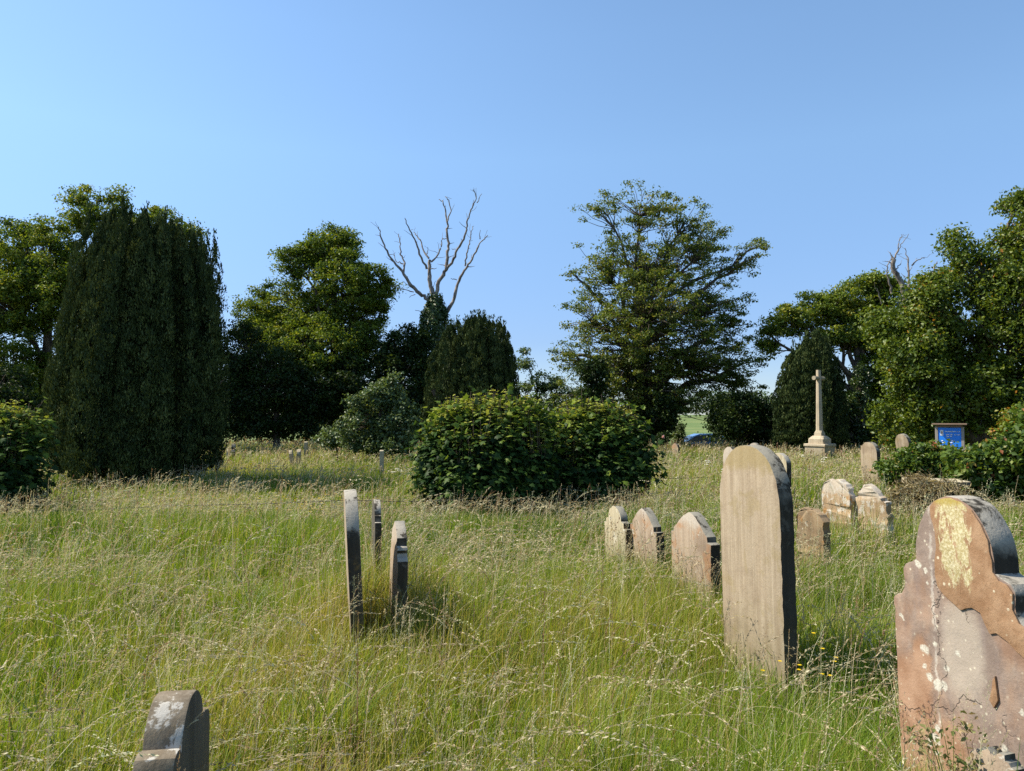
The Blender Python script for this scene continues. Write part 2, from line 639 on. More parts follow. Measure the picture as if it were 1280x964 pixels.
# --- tall trees at the back, left to right
lobed_tree('broadleaf_tree', 'tall airy broadleaf tree behind the huge dark columnar yew at left', 'tree', 34, 60,
           [(60, 320, 55, 45), (125, 265, 45, 32), (190, 292, 52, 32), (30, 390, 60, 55), (105, 370, 65, 55), (-40, 340, 60, 60),
            (205, 360, 55, 50), (20, 470, 75, 50), (100, 470, 70, 50), (25, 295, 22, 20), (235, 290, 16, 15)],
           .122, 150000, 'oak', .38, .46, 1000, .6, .3)
lobed_tree('oak_tree', 'rounded yellow-green oak with a bare twig at its top between yew and dead tree', 'tree', 38, 415,
           [(412, 312, 42, 30), (372, 330, 30, 22), (445, 358, 48, 45), (370, 385, 62, 50), (322, 400, 36, 36), (455, 420, 44, 50),
            (400, 440, 78, 50), (470, 365, 26, 30), (430, 300, 18, 14), (352, 430, 50, 40)],
           .128, 120000, 'oak', .42, .46, 900, .6, .3, tone=(.50, .2))
lobed_tree('dark_tree', 'dark dense tree with a bare grey stem beneath the oak right of the big yew', 'tree', 34.5, 343,
           [(305, 455, 34, 60), (345, 480, 44, 50), (300, 510, 30, 40), (385, 500, 40, 45), (340, 530, 34, 16)],
           .13, 42000, 'darkleaf', .2, .42, 380, .7, .3)
lobed_tree('dark_tree', 'dark leafy tree crowded in between the oak and the ivied dead tree', 'tree', 36, 470,
           [(440, 490, 50, 50), (500, 440, 32, 32), (505, 480, 40, 50), (470, 520, 60, 30), (515, 425, 20, 22)],
           .14, 42000, 'darkleaf', .2, .42, 380, .7, .3)
lobed_tree('background_tree', 'small pale feathery tree seen between middle yew and tall beech', 'tree', 44, 672,
           [(660, 455, 13, 20), (678, 478, 20, 18), (700, 492, 24, 22), (655, 495, 20, 22), (672, 515, 34, 26)],
           .15, 9000, 'greyleaf', .14, .5, 70, .6, .3)
lobed_tree('beech_tree', 'tallest beech with layered open branches at centre right of the churchyard', 'tree', 37, 802,
           [(800, 262, 54, 40, 0, .75), (752, 272, 36, 30, -.3, .42), (858, 275, 42, 34, .4, .75), (885, 305, 44, 42, .8, .9), (932, 325, 34, 28, 0, .7),
            (955, 305, 20, 14, 0, .5), (750, 340, 46, 46, -.6, .7), (815, 335, 80, 60, 0, 1.1), (735, 400, 42, 50, 0, .75), (800, 400, 90, 64, -1.6, 1.2),
            (885, 385, 62, 58, .8, 1.1), (920, 400, 30, 44, 0, .7), (718, 450, 34, 46, .3, .7), (775, 460, 70, 56, -1.2, 1.1), (860, 455, 86, 58, -.6, 1.2),
            (925, 460, 38, 44, .4, .9), (738, 500, 50, 36, .3, .8), (830, 505, 76, 36, -.4, 1.1), (805, 530, 40, 20, .5, .6), (700, 440, 16, 14, .3, .3), (712, 340, 12, 14, -.3, .2)],
           .115, 100000, 'beech', .55, .40, 1600, .45, .05, tone=(.52, .22), upbias=.8, gap=True)
lobed_tree('oak_tree', 'arching oak behind the dark yew and the stone cross at right', 'tree', 36, 1074,
           [(985, 402, 30, 22), (1035, 385, 42, 28), (1078, 378, 36, 34), (1112, 378, 32, 32), (962, 425, 14, 26), (1085, 425, 32, 26),
            (1105, 470, 40, 44), (1080, 520, 32, 40), (1040, 425, 34, 20), (1120, 530, 40, 30), (1095, 355, 26, 16)],
           .125, 80000, 'oak', .4, .42, 700, .55, .3, tone=(.58, .22))
lobed_tree('maple_tree', 'big spreading tree with orange flecked leaves filling the right edge', 'tree', 22, 1230,
           [(1150, 400, 48, 48), (1195, 305, 22, 20, 0, .7), (1225, 345, 48, 45), (1285, 300, 45, 48), (1130, 455, 46, 52), (1190, 430, 62, 60),
            (1265, 410, 70, 70), (1340, 360, 70, 90), (1140, 520, 44, 44), (1210, 500, 70, 50), (1290, 500, 70, 60), (1370, 480, 70, 90), (1165, 360, 26, 24),
            (1272, 248, 24, 16, 0, .7), (1330, 260, 50, 40), (1110, 415, 26, 30)],
           .105, 170000, 'autumn', .36, .40, 1300, .7, .25, tone=(.50, .17))

# --- shrubs and low growth at the back
lobed_tree('grey_shrub', 'rounded grey-green shrub standing before the dark trees left of the middle yew', 'shrub', 24, 475,
           [(480, 505, 34, 26), (460, 528, 40, 26), (495, 535, 36, 24), (474, 482, 14, 14), (492, 480, 10, 12), (450, 505, 16, 18), (508, 510, 14, 20), (455, 552, 34, 12), (490, 554, 34, 12), (475, 560, 44, 8)], .10, 21000, 'greyleaf', .07, .26, 170, .8, .3)
lobed_tree('low_shrub', 'low spreading grey-green shrub at the foot of the rounded shrub', 'shrub', 25, 422,
           [(412, 548, 16, 10), (430, 546, 24, 12)], .10, 3500, 'greyleaf', .04, .25, 30, .8, .3)
lobed_tree('holly_tree', 'small dark conical holly in front of the beech trunk', 'tree', 32, 742,
           [(742, 478, 20, 30), (740, 510, 30, 28), (748, 455, 10, 14)], .12, 11000, 'darkleaf', .1, .34, 90, .8, .3)
lobed_tree('dark_shrub', 'wide dark shrub under the right branches of the beech', 'shrub', 33, 922,
           [(915, 525, 32, 28), (948, 532, 34, 24), (930, 508, 36, 18), (975, 538, 24, 18)], .13, 22000, 'darkleaf', .1, .36, 170, .8, .3, gap=True)
lobed_tree('dark_shrub', 'dark low shrub below the beech just left of the open gap', 'shrub', 35, 805,
           [(815, 535, 30, 20), (780, 530, 38, 26), (828, 515, 24, 18)], .13, 13000, 'darkleaf', .1, .36, 90, .8, .3, gap=True)
lobed_tree('cypress_shrub', 'small dark pointed shrub in the gap left of the blue car', 'shrub', 39, 851,
           [(851, 547, 7, 9), (851, 538, 3.5, 7)], .10, 2200, 'greyleaf', .05, .2, 20, .8, .2)
lobed_tree('ivy_tree', 'ivy clad stem beside the yew behind the stone cross', 'tree', 33, 1078,
           [(1075, 500, 16, 45), (1078, 545, 22, 18), (1060, 520, 12, 22)], .11, 9000, 'ivy', .15, .3, 60, .8, .3)
lobed_tree('green_shrub', 'sunlit green shrub behind the blue noticeboard', 'shrub', 24, 1175,
           [(1170, 540, 40, 22), (1215, 530, 36, 24), (1130, 548, 30, 16)], .09, 16000, 'autumn', .06, .28, 130, .8, .3, tone=(.62, .15))
lobed_tree('dark_shrub', 'dark shrubbery in shade left of the big yew behind the near bush', 'shrub', 26, 20,
           [(10, 490, 50, 40), (-40, 500, 50, 50), (60, 520, 30, 30), (40, 545, 40, 20)], .12, 18000, 'darkleaf', .1, .34, 140, .8, .3)


def far_growth(name, label, cat, spans, d, leaf, n, mat, seed):
    B = Acc()
    r = np.random.default_rng(seed)
    for x0, x1, h in spans:
        k = int(n * (x1 - x0) / sum(b - a for a, b, _ in spans))
        x = r.uniform(x0, x1, k)
        hh = h * (.55 + .75 * vnoise(x, x * 0, h * 1.1, seed)) * (r.random(k) ** .55)
        y = d + r.normal(0, 1.2, k) * (1 if d < 100 else 6)
        p = np.stack([x, y, ground(x, y) + hh], -1)
        nrm = unit(r.normal(size=(k, 3)) + np.array([0, -.2, .5]))
        diamonds(B, p, nrm, leaf * r.uniform(.6, 1.3, k), .7, np.clip(r.normal(.5, .25, k), 0, 1))
    o = link_mesh(name, B.mesh(name), M[mat])
    tag(o, label, cat, kind='stuff')


def gx(px, d):
    return float(at(px, 520, d)[0])


far_growth('hedgerow', 'dark unbroken hedgerow behind the churchyard trees', 'hedge',
           [(gx(-260, 42), gx(846, 42), 3.3), (gx(888, 42), gx(1500, 42), 3.4)], 42, .22, 70000, 'darkleaf', 71)
far_growth('distant_woodland', 'pale distant woodland along the far edge of the field', 'woodland',
           [(gx(-300, 420), gx(1600, 420), 13)], 420, 1.6, 30000, 'pale', 72)


# --- columnar yews
def yew(name, label, d, rings, nspr, spr, trunk_px, base_py):
    """rings: list of spires (px at foot, px at tip, py of tip, depth shift, half width px, py of foot)"""
    bx = at(trunk_px, 540, d)[0]
    base = np.array([bx, d, float(ground(bx, d))])
    root = empty(name, base, label, 'tree')
    A, B = Acc(), Acc()
    for k in range(5):
        q = base + np.array([rng.normal(0, .12), rng.normal(0, .12), -.2])
        tube(A, bend(q, base + np.array([rng.normal(0, .7), rng.normal(0, .5), 2.6]), 7, .05), np.linspace(.2, .08, 7), 7)
    areas = []
    built = []
    for x0, x1, ytop, dy, hw, yfoot in rings:
        p0 = at(x0, yfoot, d)
        p1 = at(x1, ytop, d)
        p0[1] = d + dy
        p1[1] = d + dy * .8
        r0 = size(hw, d)
        n = 22
        t = np.linspace(0, 1, n)
        # bow outward at mid height
        ax = p0 + (p1 - p0) * t[:, None]
        cx = base[0]
        ax[:, 0] += (p0[0] - cx) * .10 * np.sin(t * math.pi) + np.cumsum(rng.normal(0, .016, n))
        ax[:, 1] += dy * .10 * np.sin(t * math.pi)
        prof = np.minimum(1, (t / .10 + .25)) * (1.15 - .55 * t) * np.minimum(1, ((1 - t) / .12) ** .7)
        rad = r0 * np.maximum(prof, .04)
        built.append((ax, rad))
        areas.append(np.sum(rad) * np.linalg.norm(p1 - p0) / n * (.35 if dy > .5 else 1.0))
    # added core that closes the column, darkest tone painted as inner shade
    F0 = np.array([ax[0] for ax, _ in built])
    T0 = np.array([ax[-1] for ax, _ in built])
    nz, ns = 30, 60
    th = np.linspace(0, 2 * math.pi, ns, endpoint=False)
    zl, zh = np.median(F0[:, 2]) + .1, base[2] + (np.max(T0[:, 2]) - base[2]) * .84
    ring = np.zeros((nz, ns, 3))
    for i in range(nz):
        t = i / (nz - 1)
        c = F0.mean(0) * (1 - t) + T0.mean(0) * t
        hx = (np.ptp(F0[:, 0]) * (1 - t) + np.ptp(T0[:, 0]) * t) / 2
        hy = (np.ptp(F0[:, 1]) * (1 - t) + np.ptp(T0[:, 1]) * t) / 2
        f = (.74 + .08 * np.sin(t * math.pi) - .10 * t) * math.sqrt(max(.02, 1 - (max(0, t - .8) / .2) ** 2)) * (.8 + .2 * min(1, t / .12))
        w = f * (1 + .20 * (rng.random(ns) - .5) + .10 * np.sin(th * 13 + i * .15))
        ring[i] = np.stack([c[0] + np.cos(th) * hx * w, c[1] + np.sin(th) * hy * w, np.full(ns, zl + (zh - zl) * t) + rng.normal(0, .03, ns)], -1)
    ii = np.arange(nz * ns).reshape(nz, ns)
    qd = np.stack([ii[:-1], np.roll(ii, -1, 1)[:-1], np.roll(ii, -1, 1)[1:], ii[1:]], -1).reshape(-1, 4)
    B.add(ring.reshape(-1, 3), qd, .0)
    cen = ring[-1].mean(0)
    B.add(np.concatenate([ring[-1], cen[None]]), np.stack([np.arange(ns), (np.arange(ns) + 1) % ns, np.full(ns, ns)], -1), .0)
    k = int(nspr * .16)
    ri, rj = rng.random(k) ** .85 * (nz - 1.001), rng.integers(0, ns, k)
    r0_ = ri.astype(int)
    fr = (ri - r0_)[:, None]
    p = ring[r0_, rj] * (1 - fr) + ring[r0_ + 1, rj] * fr
    p[:, :2] += rng.normal(0, .06, (k, 2))
    out = np.stack([np.cos(th[rj]), np.sin(th[rj]), np.zeros(k)], -1)
    p += out * rng.uniform(-.02, .12, (k, 1))
    diamonds(B, p, unit(out + rng.normal(0, .4, (k, 3))), spr * rng.uniform(.8, 1.6, k), .40, np.clip(rng.normal(.35, .2, k), 0, 1),
             unit(np.array([0, 0, 1.0]) + out * .5 + rng.normal(0, .3, (k, 3))), .05)
    k = int(nspr * .03)                                     # the closed top
    q, a = np.sqrt(rng.random(k)), rng.uniform(0, 2 * math.pi, k)
    hx, hy = np.ptp(ring[-5][:, 0]) / 2, np.ptp(ring[-5][:, 1]) / 2
    p = cen + np.stack([np.cos(a) * q * hx, np.sin(a) * q * hy, -(q ** 4) * (zh - zl) * .12 + rng.uniform(-.05, .25, k)], -1)
    diamonds(B, p, unit(rng.normal(size=(k, 3))), spr * 1.2, .40, np.clip(rng.normal(.4, .2, k), 0, 1),
             unit(np.array([0, 0, 1.0]) + rng.normal(0, .3, (k, 3))), .05)
    areas = np.array(areas) / sum(areas)
    for (ax, rad), s in zip(built, areas):
        k = int(nspr * s)
        # knots of foliage along the spire give a lumpy rope-like surface
        nk = max(8, k // 34)
        kt = rng.random(nk) ** .95
        kth = rng.uniform(0, 2 * math.pi, nk)
        ki = rng.integers(0, nk, k)
        t = np.clip(kt[ki] + rng.normal(0, .013, k), 0, 1)
        th = kth[ki] + rng.normal(0, .30, k)
        ii = t * (len(ax) - 1)
        i0 = np.minimum(ii.astype(int), len(ax) - 2)
        fr = (ii - i0)[:, None]
        c = ax[i0] * (1 - fr) + ax[i0 + 1] * fr
        r = rad[i0] * (1 - fr[:, 0]) + rad[i0 + 1] * fr[:, 0]
        out = np.stack([np.cos(th), np.sin(th), np.zeros(k)], -1)
        kr = rng.uniform(.88, 1.14, nk)[ki]
        p = c + out * (r * kr * np.where(rng.random(k) < .18, rng.uniform(.3, .8, k), rng.uniform(.88, 1.06, k)))[:, None]
        up = unit(np.array([0, 0, 1.0]) + out * rng.uniform(.05, .8, (k, 1)) + rng.normal(0, .28, (k, 3)))
        nrm = unit(out + rng.normal(0, .35, (k, 3)))
        kt_tone = rng.normal(.5, .14, nk)[ki] + rng.normal(0, .08)
        diamonds(B, p, nrm, spr * rng.uniform(.6, 1.35, k), .36, np.clip(kt_tone + rng.normal(0, .2, k), 0, 1), up, .05)
        # leader at the tip
        kk = 26
        tt = rng.random(kk)
        pt = ax[-1] + np.stack([rng.normal(0, .035, kk), rng.normal(0, .035, kk), tt * .28 - .08], -1)
        diamonds(B, pt, unit(rng.normal(size=(kk, 3)) * np.array([1, 1, .2])), spr, .42, .6, unit(rng.normal(0, .25, (kk, 3)) + np.array([0, 0, 1.])), .05)
    link_mesh('trunk', A.mesh('trunk', True, base), M['bark'], root)
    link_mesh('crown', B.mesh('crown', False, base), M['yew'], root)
    return root


def yew_rings(xl, xr, xtl, xtr, tops, foot, plan, depth, hw, jit=8, low=110):
    """spires in rings over an elliptical plan; px at foot xl..xr, px at tip xtl..xtr"""
    out = []
    for rr, n in plan:
        for i in range(n):
            a = (i + random.uniform(.25, .75)) / n * 2 * math.pi
            r = rr * random.uniform(.95, 1.05)
            u, v = r * math.cos(a), r * math.sin(a)
            x0 = (xl + xr) / 2 + u * (xr - xl) / 2 * .95
            s = min(1, max(0, (u + 1) / 2))
            x1 = xtl + s * (xtr - xtl)
            tp = np.interp(s, *tops)
            drop = abs(random.gauss(0, jit))
            if rr > .8 and v < .25 and random.random() < .55:
                drop += random.uniform(.12, 1) * low
            out.append((x0, x1, tp + drop, v * depth, hw * random.uniform(.75, 1.3) * (1.0 if rr > .9 else 1.5), np.interp(s, *foot) + random.gauss(0, 4)))
    return out


yew('yew_tree', 'huge dark columnar yew with many upright spires and a flat top at left', 17.5,
    yew_rings(74, 272, 122, 258, ([0, .1, .5, .9, 1], [296, 275, 270, 282, 304]), ([0, .3, .5, .8, 1], [575, 590, 592, 600, 560]),
              ((1, 27), (.74, 20), (.45, 11), (.15, 4)), 1.75, 11, 7, 130), 400000, .075, 175, 600)
yew('yew_tree', 'mid-sized fluted columnar yew behind the paired sycamore bushes', 26,
    yew_rings(538, 650, 548, 644, ([0, .12, .3, .55, .75, .9, 1], [432, 408, 400, 396, 400, 418, 446]), ([0, 1], [555, 555]),
              ((1, 20), (.66, 14), (.3, 7)), 1.4, 8, 4, 50), 150000, .09, 592, 560)
yew('yew_tree', 'near-black columnar yew standing directly behind the stone cross', 32,
    yew_rings(966, 1050, 982, 1044, ([0, .15, .4, .6, .9, 1], [470, 440, 418, 414, 425, 450]), ([0, 1], [560, 560]),
              ((1, 17), (.66, 11), (.3, 5)), 1.3, 7.5, 7, 70), 110000, .11, 1008, 560)


# --- the dead trees: every branch a tube that follows the bare limbs
def px_tube(A, pts, r0, r1, d, org, sc, dy0=0.0, ddy=0.0, sides=6):
    P = []
    for i, (x, y) in enumerate(pts):
        p = at(org[0] + x / sc, org[1] + y / sc, d)
        p[1] = d
        P.append(p)
    P = np.array(P)
    n = len(P)
    # refine with small wobble
    t = np.linspace(0, n - 1, (n - 1) * 4 + 1)
    Q = np.stack([np.interp(t, np.arange(n), P[:, k]) for k in range(3)], -1)
    Q[:, 1] += dy0 + ddy * np.linspace(0, 1, len(Q))
    Q[1:-1] += rng.normal(0, .022, (len(Q) - 2, 3))
    rq = np.linspace(r0, r1, len(Q))
    rq = rq * (1 + rng.normal(0, .07, len(Q)))
    tube(A, Q, rq, sides)
    for i in range(3, len(Q) - 1):
        if rng.random() < .42 and r0 < .2:
            L = rng.uniform(.12, .55)
            dv = unit(unit(Q[i + 1] - Q[i]) * .9 + rng.normal(0, .6, 3) * np.array([1, .5, .6]))
            tube(A, bend(Q[i], Q[i] + dv * L, 5, .12), np.linspace(min(rq[i] * .45, .022), .006, 5), 4)


def dead_tree_a():
    d = 37.0
    bx = at(545, 540, d)[0]
    base = np.array([bx, d, float(ground(bx, d))])
    root = empty('dead_tree', base, 'bare dead tree with bleached forked limbs above an ivy sleeve', 'tree')
    A = Acc()
    o, s = (460, 230), 5.07
    k = .56
    br = [([(430, 1640), (425, 1200), (430, 900), (420, 720)], .36, .20, 0),
          ([(400, 790), (380, 740), (330, 700), (280, 655), (225, 570), (170, 500), (130, 435), (100, 360), (93, 310)], .17, .035, -1.2),
          ([(225, 570), (230, 500), (205, 440), (195, 370), (185, 300)], .085, .03, .5),
          ([(218, 505), (180, 490), (155, 440)], .045, .025, .3),
          ([(290, 685), (215, 668), (150, 650)], .04, .02, -.3),
          ([(415, 740), (395, 640), (385, 560), (386, 470)], .21, .13, .4),
          ([(372, 540), (330, 450), (300, 360), (262, 290), (243, 235)], .09, .035, -.5),
          ([(385, 470), (355, 430), (330, 360), (300, 310), (280, 285)], .075, .03, .7),
          ([(375, 445), (378, 400)], .035, .02, 0),
          ([(400, 495), (440, 455), (465, 390), (468, 345), (495, 340)], .075, .03, .2),
          ([(430, 720), (450, 610), (495, 540), (500, 440), (505, 370), (497, 270), (500, 240), (485, 170), (472, 85), (440, 70)], .16, .03, .8),
          ([(503, 240), (525, 170), (510, 90), (485, 65)], .055, .03, .4),
          ([(495, 545), (540, 490), (560, 430), (610, 360), (630, 310), (635, 250), (660, 190), (690, 120), (672, 70)], .11, .03, -.9),
          ([(690, 120), (722, 62)], .04, .02, 0),
          ([(470, 860), (505, 800), (545, 720), (565, 620), (605, 540), (640, 480), (690, 390), (710, 350), (755, 295)], .16, .035, 1.0),
          ([(710, 350), (712, 290)], .04, .02, .1),
          ([(615, 520), (625, 440), (640, 370), (650, 300), (668, 250)], .065, .025, .5),
          ([(562, 608), (525, 598)], .04, .025, 0), ([(395, 540), (435, 533)], .035, .02, 0), ([(555, 415), (530, 410)], .03, .02, 0),
          ([(385, 750), (382, 700)], .06, .03, -.3), ([(300, 700), (262, 720)], .03, .02, 0), ([(380, 830), (305, 808)], .04, .02, -.4)]
    for pts, r0, r1, ddy in br:
        px_tube(A, pts, r0 * k * 1.15, r1 * k, d, o, s, 0, ddy, 7)
    link_mesh('trunk', A.mesh('trunk', True, base), M['deadwood'], root)
    B = Acc()
    n = 15000
    t = rng.random(n)
    py = 372 + t * 160
    hw = np.interp(py, [372, 395, 420, 460, 540], [8, 17, 17, 20, 26])
    th = rng.uniform(0, 2 * math.pi, n)
    rr = size(1, d) * hw * (.75 + .3 * rng.random(n)) * (1 + .3 * (vnoise(th * 2, py / 14, 1, 33) - .5))
    cen = np.array([at(544 + 2 * math.sin(y / 40), y, d) for y in py])
    p = cen + np.stack([np.cos(th) * rr, np.sin(th) * rr, rng.normal(0, .1, n)], -1)
    diamonds(B, p, unit(np.stack([np.cos(th), np.sin(th), np.full(n, .6)], -1) + rng.normal(0, .5, (n, 3))), .13 * rng.uniform(.6, 1.3, n), .75,
             np.clip(rng.normal(.5, .25, n), 0, 1))
    link_mesh('ivy', B.mesh('ivy', False, base), M['ivy'], root)


def dead_tree_b():
    d = 33.0
    o, s = (1060, 280), 3.44
    bx = at(1128, 540, d)[0]
    base = np.array([bx, d, float(ground(bx, d))])
    root = empty('dead_tree', base, 'broken grey dead limbs rising above the right hand oak crowns', 'tree')
    A = Acc()
    br = [([(235, 960), (250, 700), (255, 450), (245, 300), (225, 245), (195, 190), (192, 150)], .24, .13, 0),
          ([(192, 160), (215, 120), (225, 80), (240, 40)], .07, .02, .2), ([(212, 125), (222, 95), (250, 48)], .04, .015, -.2),
          ([(205, 195), (228, 170)], .05, .02, 0), ([(192, 150), (180, 122)], .06, .02, 0), ([(188, 168), (158, 160)], .04, .015, 0),
          ([(186, 300), (180, 270), (160, 225), (158, 185), (172, 150)], .08, .02, -.3),
          ([(250, 320), (264, 260), (272, 220), (275, 150), (265, 95)], .12, .02, .4),
          ([(275, 178), (300, 155), (340, 143)], .06, .02, .2), ([(300, 320), (330, 270), (375, 215), (390, 170), (405, 155)], .11, .03, .4),
          ([(375, 208), (340, 200)], .04, .015, 0), ([(145, 345), (125, 295), (100, 270)], .05, .02, -.3)]
    for pts, r0, r1, ddy in br:
        px_tube(A, pts, r0 * .62, r1 * .7, d, o, s, 0, ddy, 6)
    link_mesh('trunk', A.mesh('trunk', True, base), M['deadwood'], root)


dead_tree_a()
dead_tree_b()


# ------------------------------------------------------------------ near bushes
def bush(name, label, d, trunk_px, lobes, n, leaf, shoots):
    """many stemmed sycamore regrowth: big leaves toned dark as shade below, pale young shoots on top"""
    bx = at(trunk_px, 540, d)[0]
    base = np.array([bx, d, float(ground(bx, d))])
    root = empty(name, base, label, 'bush')
    A, B = Acc(), Acc()
    L = []
    for px, py, rx, rz, dy in lobes:
        c = at(px, py, d)
        c[1] += dy
        L.append((c, np.array([size(rx, d), size(rx, d) * .8, size(rz, d)])))
    vol = np.array([np.prod(r) ** .67 for c, r in L])
    vol /= vol.sum()
    ztop = max(c[2] + r[2] for c, r in L)
    for (c, r), sh in zip(L, vol):
        k = int(170 * sh) + 8
        u = unit(rng.normal(size=(k, 3)))
        P = c + u * (.45 + .55 * rng.random((k, 1)) ** .5) * r
        P[:, 2] = np.maximum(P[:, 2], base[2] + .2)
        for p in P[::2]:
            foot = base + np.array([(p[0] - base[0]) * .35 + rng.normal(0, .1), (p[1] - base[1]) * .35 + rng.normal(0, .1), -.05])
            tube(A, bend(foot, p, 6, .06, .03), np.linspace(.02, .005, 6), 5)
        nl = int(n * sh)
        ci = rng.integers(0, k, nl)
        off = rng.normal(size=(nl, 3)) * np.array([.125, .125, .11]) * rng.uniform(.7, 1.5, k)[ci][:, None]
        p = P[ci] + off
        p[:, 2] = np.maximum(p[:, 2], base[2] + .08 + .2 * rng.random(nl))
        out = unit(p - (c - np.array([0, 0, r[2] * .3])))
        nrm = unit(out * .7 + np.array([0, 0, .75]) + rng.normal(0, .38, (nl, 3)))
        dr = unit(out * .9 + np.array([0, 0, -.75]) + rng.normal(0, .4, (nl, 3)))
        young = sstep(.66, 1.0, (p[:, 2] - base[2]) / (ztop - base[2])) * rng.uniform(.2, 1, nl)     # new growth is pale; also paints the sunlit top
        palms(B, p, nrm, leaf * rng.uniform(.5, 1.25, nl), np.clip(rng.normal(.34, .15, nl) + .42 * young, 0, 1), dr)
    # stray shoots that break the outline at the sides
    for k in range(shoots // 5):
        c, r = L[rng.integers(len(L))]
        u = unit(rng.normal(size=3) * np.array([1, 1, .8]))
        p = c + u * r * .9
        if p[2] < base[2] + .5: continue
        tip = p + u * rng.uniform(.15, .42) + np.array([0, 0, rng.uniform(.0, .22)])
        st = bend(p - u * .25, tip, 6, .05, .05)
        tube(A, st, np.linspace(.006, .0025, 6), 4)
        m = int(rng.integers(8, 15))
        tt = rng.random(m)
        pp = np.stack([np.interp(tt * 5, np.arange(6), st[:, q]) for q in range(3)], -1) + rng.normal(0, .025, (m, 3))
        palms(B, pp, unit(np.array([0, 0, 1.0]) + rng.normal(0, .4, (m, 3))), leaf * rng.uniform(.45, 1.1, m), np.clip(rng.normal(.5, .16, m), 0, 1),
              unit(u + rng.normal(0, .6, (m, 3)) + np.array([0, 0, -.4])))
    # young shoots
    for k in range(shoots):
        c, r = L[rng.integers(len(L))]
        a, q = rng.uniform(0, 2 * math.pi), math.sqrt(rng.random())
        p = c + np.array([math.cos(a) * q * r[0], math.sin(a) * q * r[1], math.sqrt(max(0, 1 - q * q)) * r[2]])
        if p[2] < base[2] + 1.05: continue
        top = p + np.array([rng.normal(0, .05), rng.normal(0, .05), rng.uniform(.08, .34)])
        tube(A, bend(p - np.array([0, 0, .3]), top, 5, .04), np.linspace(.006, .003, 5), 4)
        m = 9
        tt = rng.random(m)
        az = rng.uniform(0, 2 * math.pi, m)
        o2 = np.stack([np.cos(az), np.sin(az), np.full(m, .1)], -1)
        pp = (p - np.array([0, 0, .15])) + (top - p + np.array([0, 0, .15])) * tt[:, None] + o2 * .04
        palms(B, pp, unit(np.array([0, 0, 1.0]) + o2 * .4 + rng.normal(0, .25, (m, 3))), leaf * rng.uniform(.55, 1.0, m) * (1.15 - .5 * tt),
              np.clip(.66 + .3 * tt + rng.normal(0, .08, m), 0, 1), unit(o2 + np.array([0, 0, -.35]) + rng.normal(0, .25, (m, 3))))
    link_mesh('stems', A.mesh('stems', True, base), M['twig'], root)
    link_mesh('foliage', B.mesh('foliage', False, base), M['sycamore'], root)


bush('sycamore_bush', 'broad left one of the paired sycamore bushes with glossy dark leaves', 12.4, 605,
     [(600, 565, 66, 48, 0), (562, 570, 28, 44, -.2), (648, 572, 40, 50, -.1), (585, 595, 50, 40, -.4), (640, 602, 44, 36, -.2), (622, 530, 38, 24, .2), (575, 533, 26, 22, 0), (660, 535, 18, 22, 0), (548, 600, 18, 30, -.2)], 19000, .105, 460)
bush('sycamore_bush', 'right one of the paired sycamore bushes with bright yellow-green shoots', 13.2, 745,
     [(742, 575, 48, 42, 0), (712, 585, 30, 42, -.1), (776, 575, 24, 40, .1), (748, 602, 46, 34, -.2), (796, 580, 16, 14, -.2), (718, 542, 22, 22, .2), (760, 540, 24, 20, .1), (785, 545, 14, 18, .1), (738, 530, 12, 14, 0)], 15500, .105, 400)
bush('sycamore_bush', 'dark bush with pale top leaves cut by the left edge of the photo', 12.2, -5,
     [(-12, 575, 50, 52, 0), (18, 590, 28, 44, -.2), (-40, 590, 50, 60, 0), (10, 610, 48, 34, -.3), (8, 548, 34, 26, .1), (28, 548, 14, 18, 0)], 15000, .105, 360)

lobed_tree('bramble_bush', 'tangled low bramble left of the noticeboard around the leaning headstone', 'bush', 14, 1150,
           [(1130, 582, 30, 18), (1165, 575, 36, 22), (1190, 585, 30, 22), (1112, 590, 20, 12)], .07, 15000, 'bramble', .02, .16, 200, .8, .3, bark='twig', tone=(.5, .2), asp=.7)
lobed_tree('leafy_bush', 'big leafy bush below the noticeboard at the right edge', 'bush', 11.5, 1262,
           [(1215, 585, 34, 26), (1255, 575, 40, 34), (1300, 560, 50, 50), (1240, 605, 40, 18), (1290, 605, 40, 24)], .085, 17000, 'bramble', .03, .17, 240, .8, .3, bark='twig', tone=(.46, .2), asp=.65)
lobed_tree('orange_tinted_bush', 'orange tinted bush between the noticeboard and the right edge', 'bush', 16.5, 1270,
           [(1268, 540, 34, 26), (1300, 530, 40, 36), (1240, 562, 18, 10)], .075, 14000, 'autumn', .03, .18, 170, .8, .3, bark='twig', tone=(.62, .2), asp=.7)
lobed_tree('unidentified_form', 'unidentified tiny dark form with one pale pink bloom beyond the paired bushes', 'shrub', 30, 828,  # leafy stand-in for a small pinkish shape that is not identified
           [(828, 549, 7, 8)], .07, 900, 'darkleaf', .02, .14, 12, .8, .3, bark='twig')
_b = Acc()
_c = at(829, 546, 29.6)
diamonds(_b, _c + rng.normal(0, .022, (40, 3)), unit(rng.normal(size=(40, 3))), .06, .8, rng.random(40))
_fl = [o for o in bpy.data.objects if o.name.startswith('unidentified_form')][0]
link_mesh('speck', _b.mesh('speck', False, np.array(_fl.location)), M['pink'], _fl)

lobed_tree('dry_tangle', 'tangle of dry brown stems heaped over the broken chest tomb', 'undergrowth', 10.5, 1165,
           [(1150, 622, 26, 16, 0), (1178, 620, 24, 16, 0), (1130, 628, 18, 12, 0), (1160, 604, 12, 5, .3)], .11, 6500, 'dry', .012, .17, 120, .8, .3, bark='twig', asp=.10, upbias=.2)

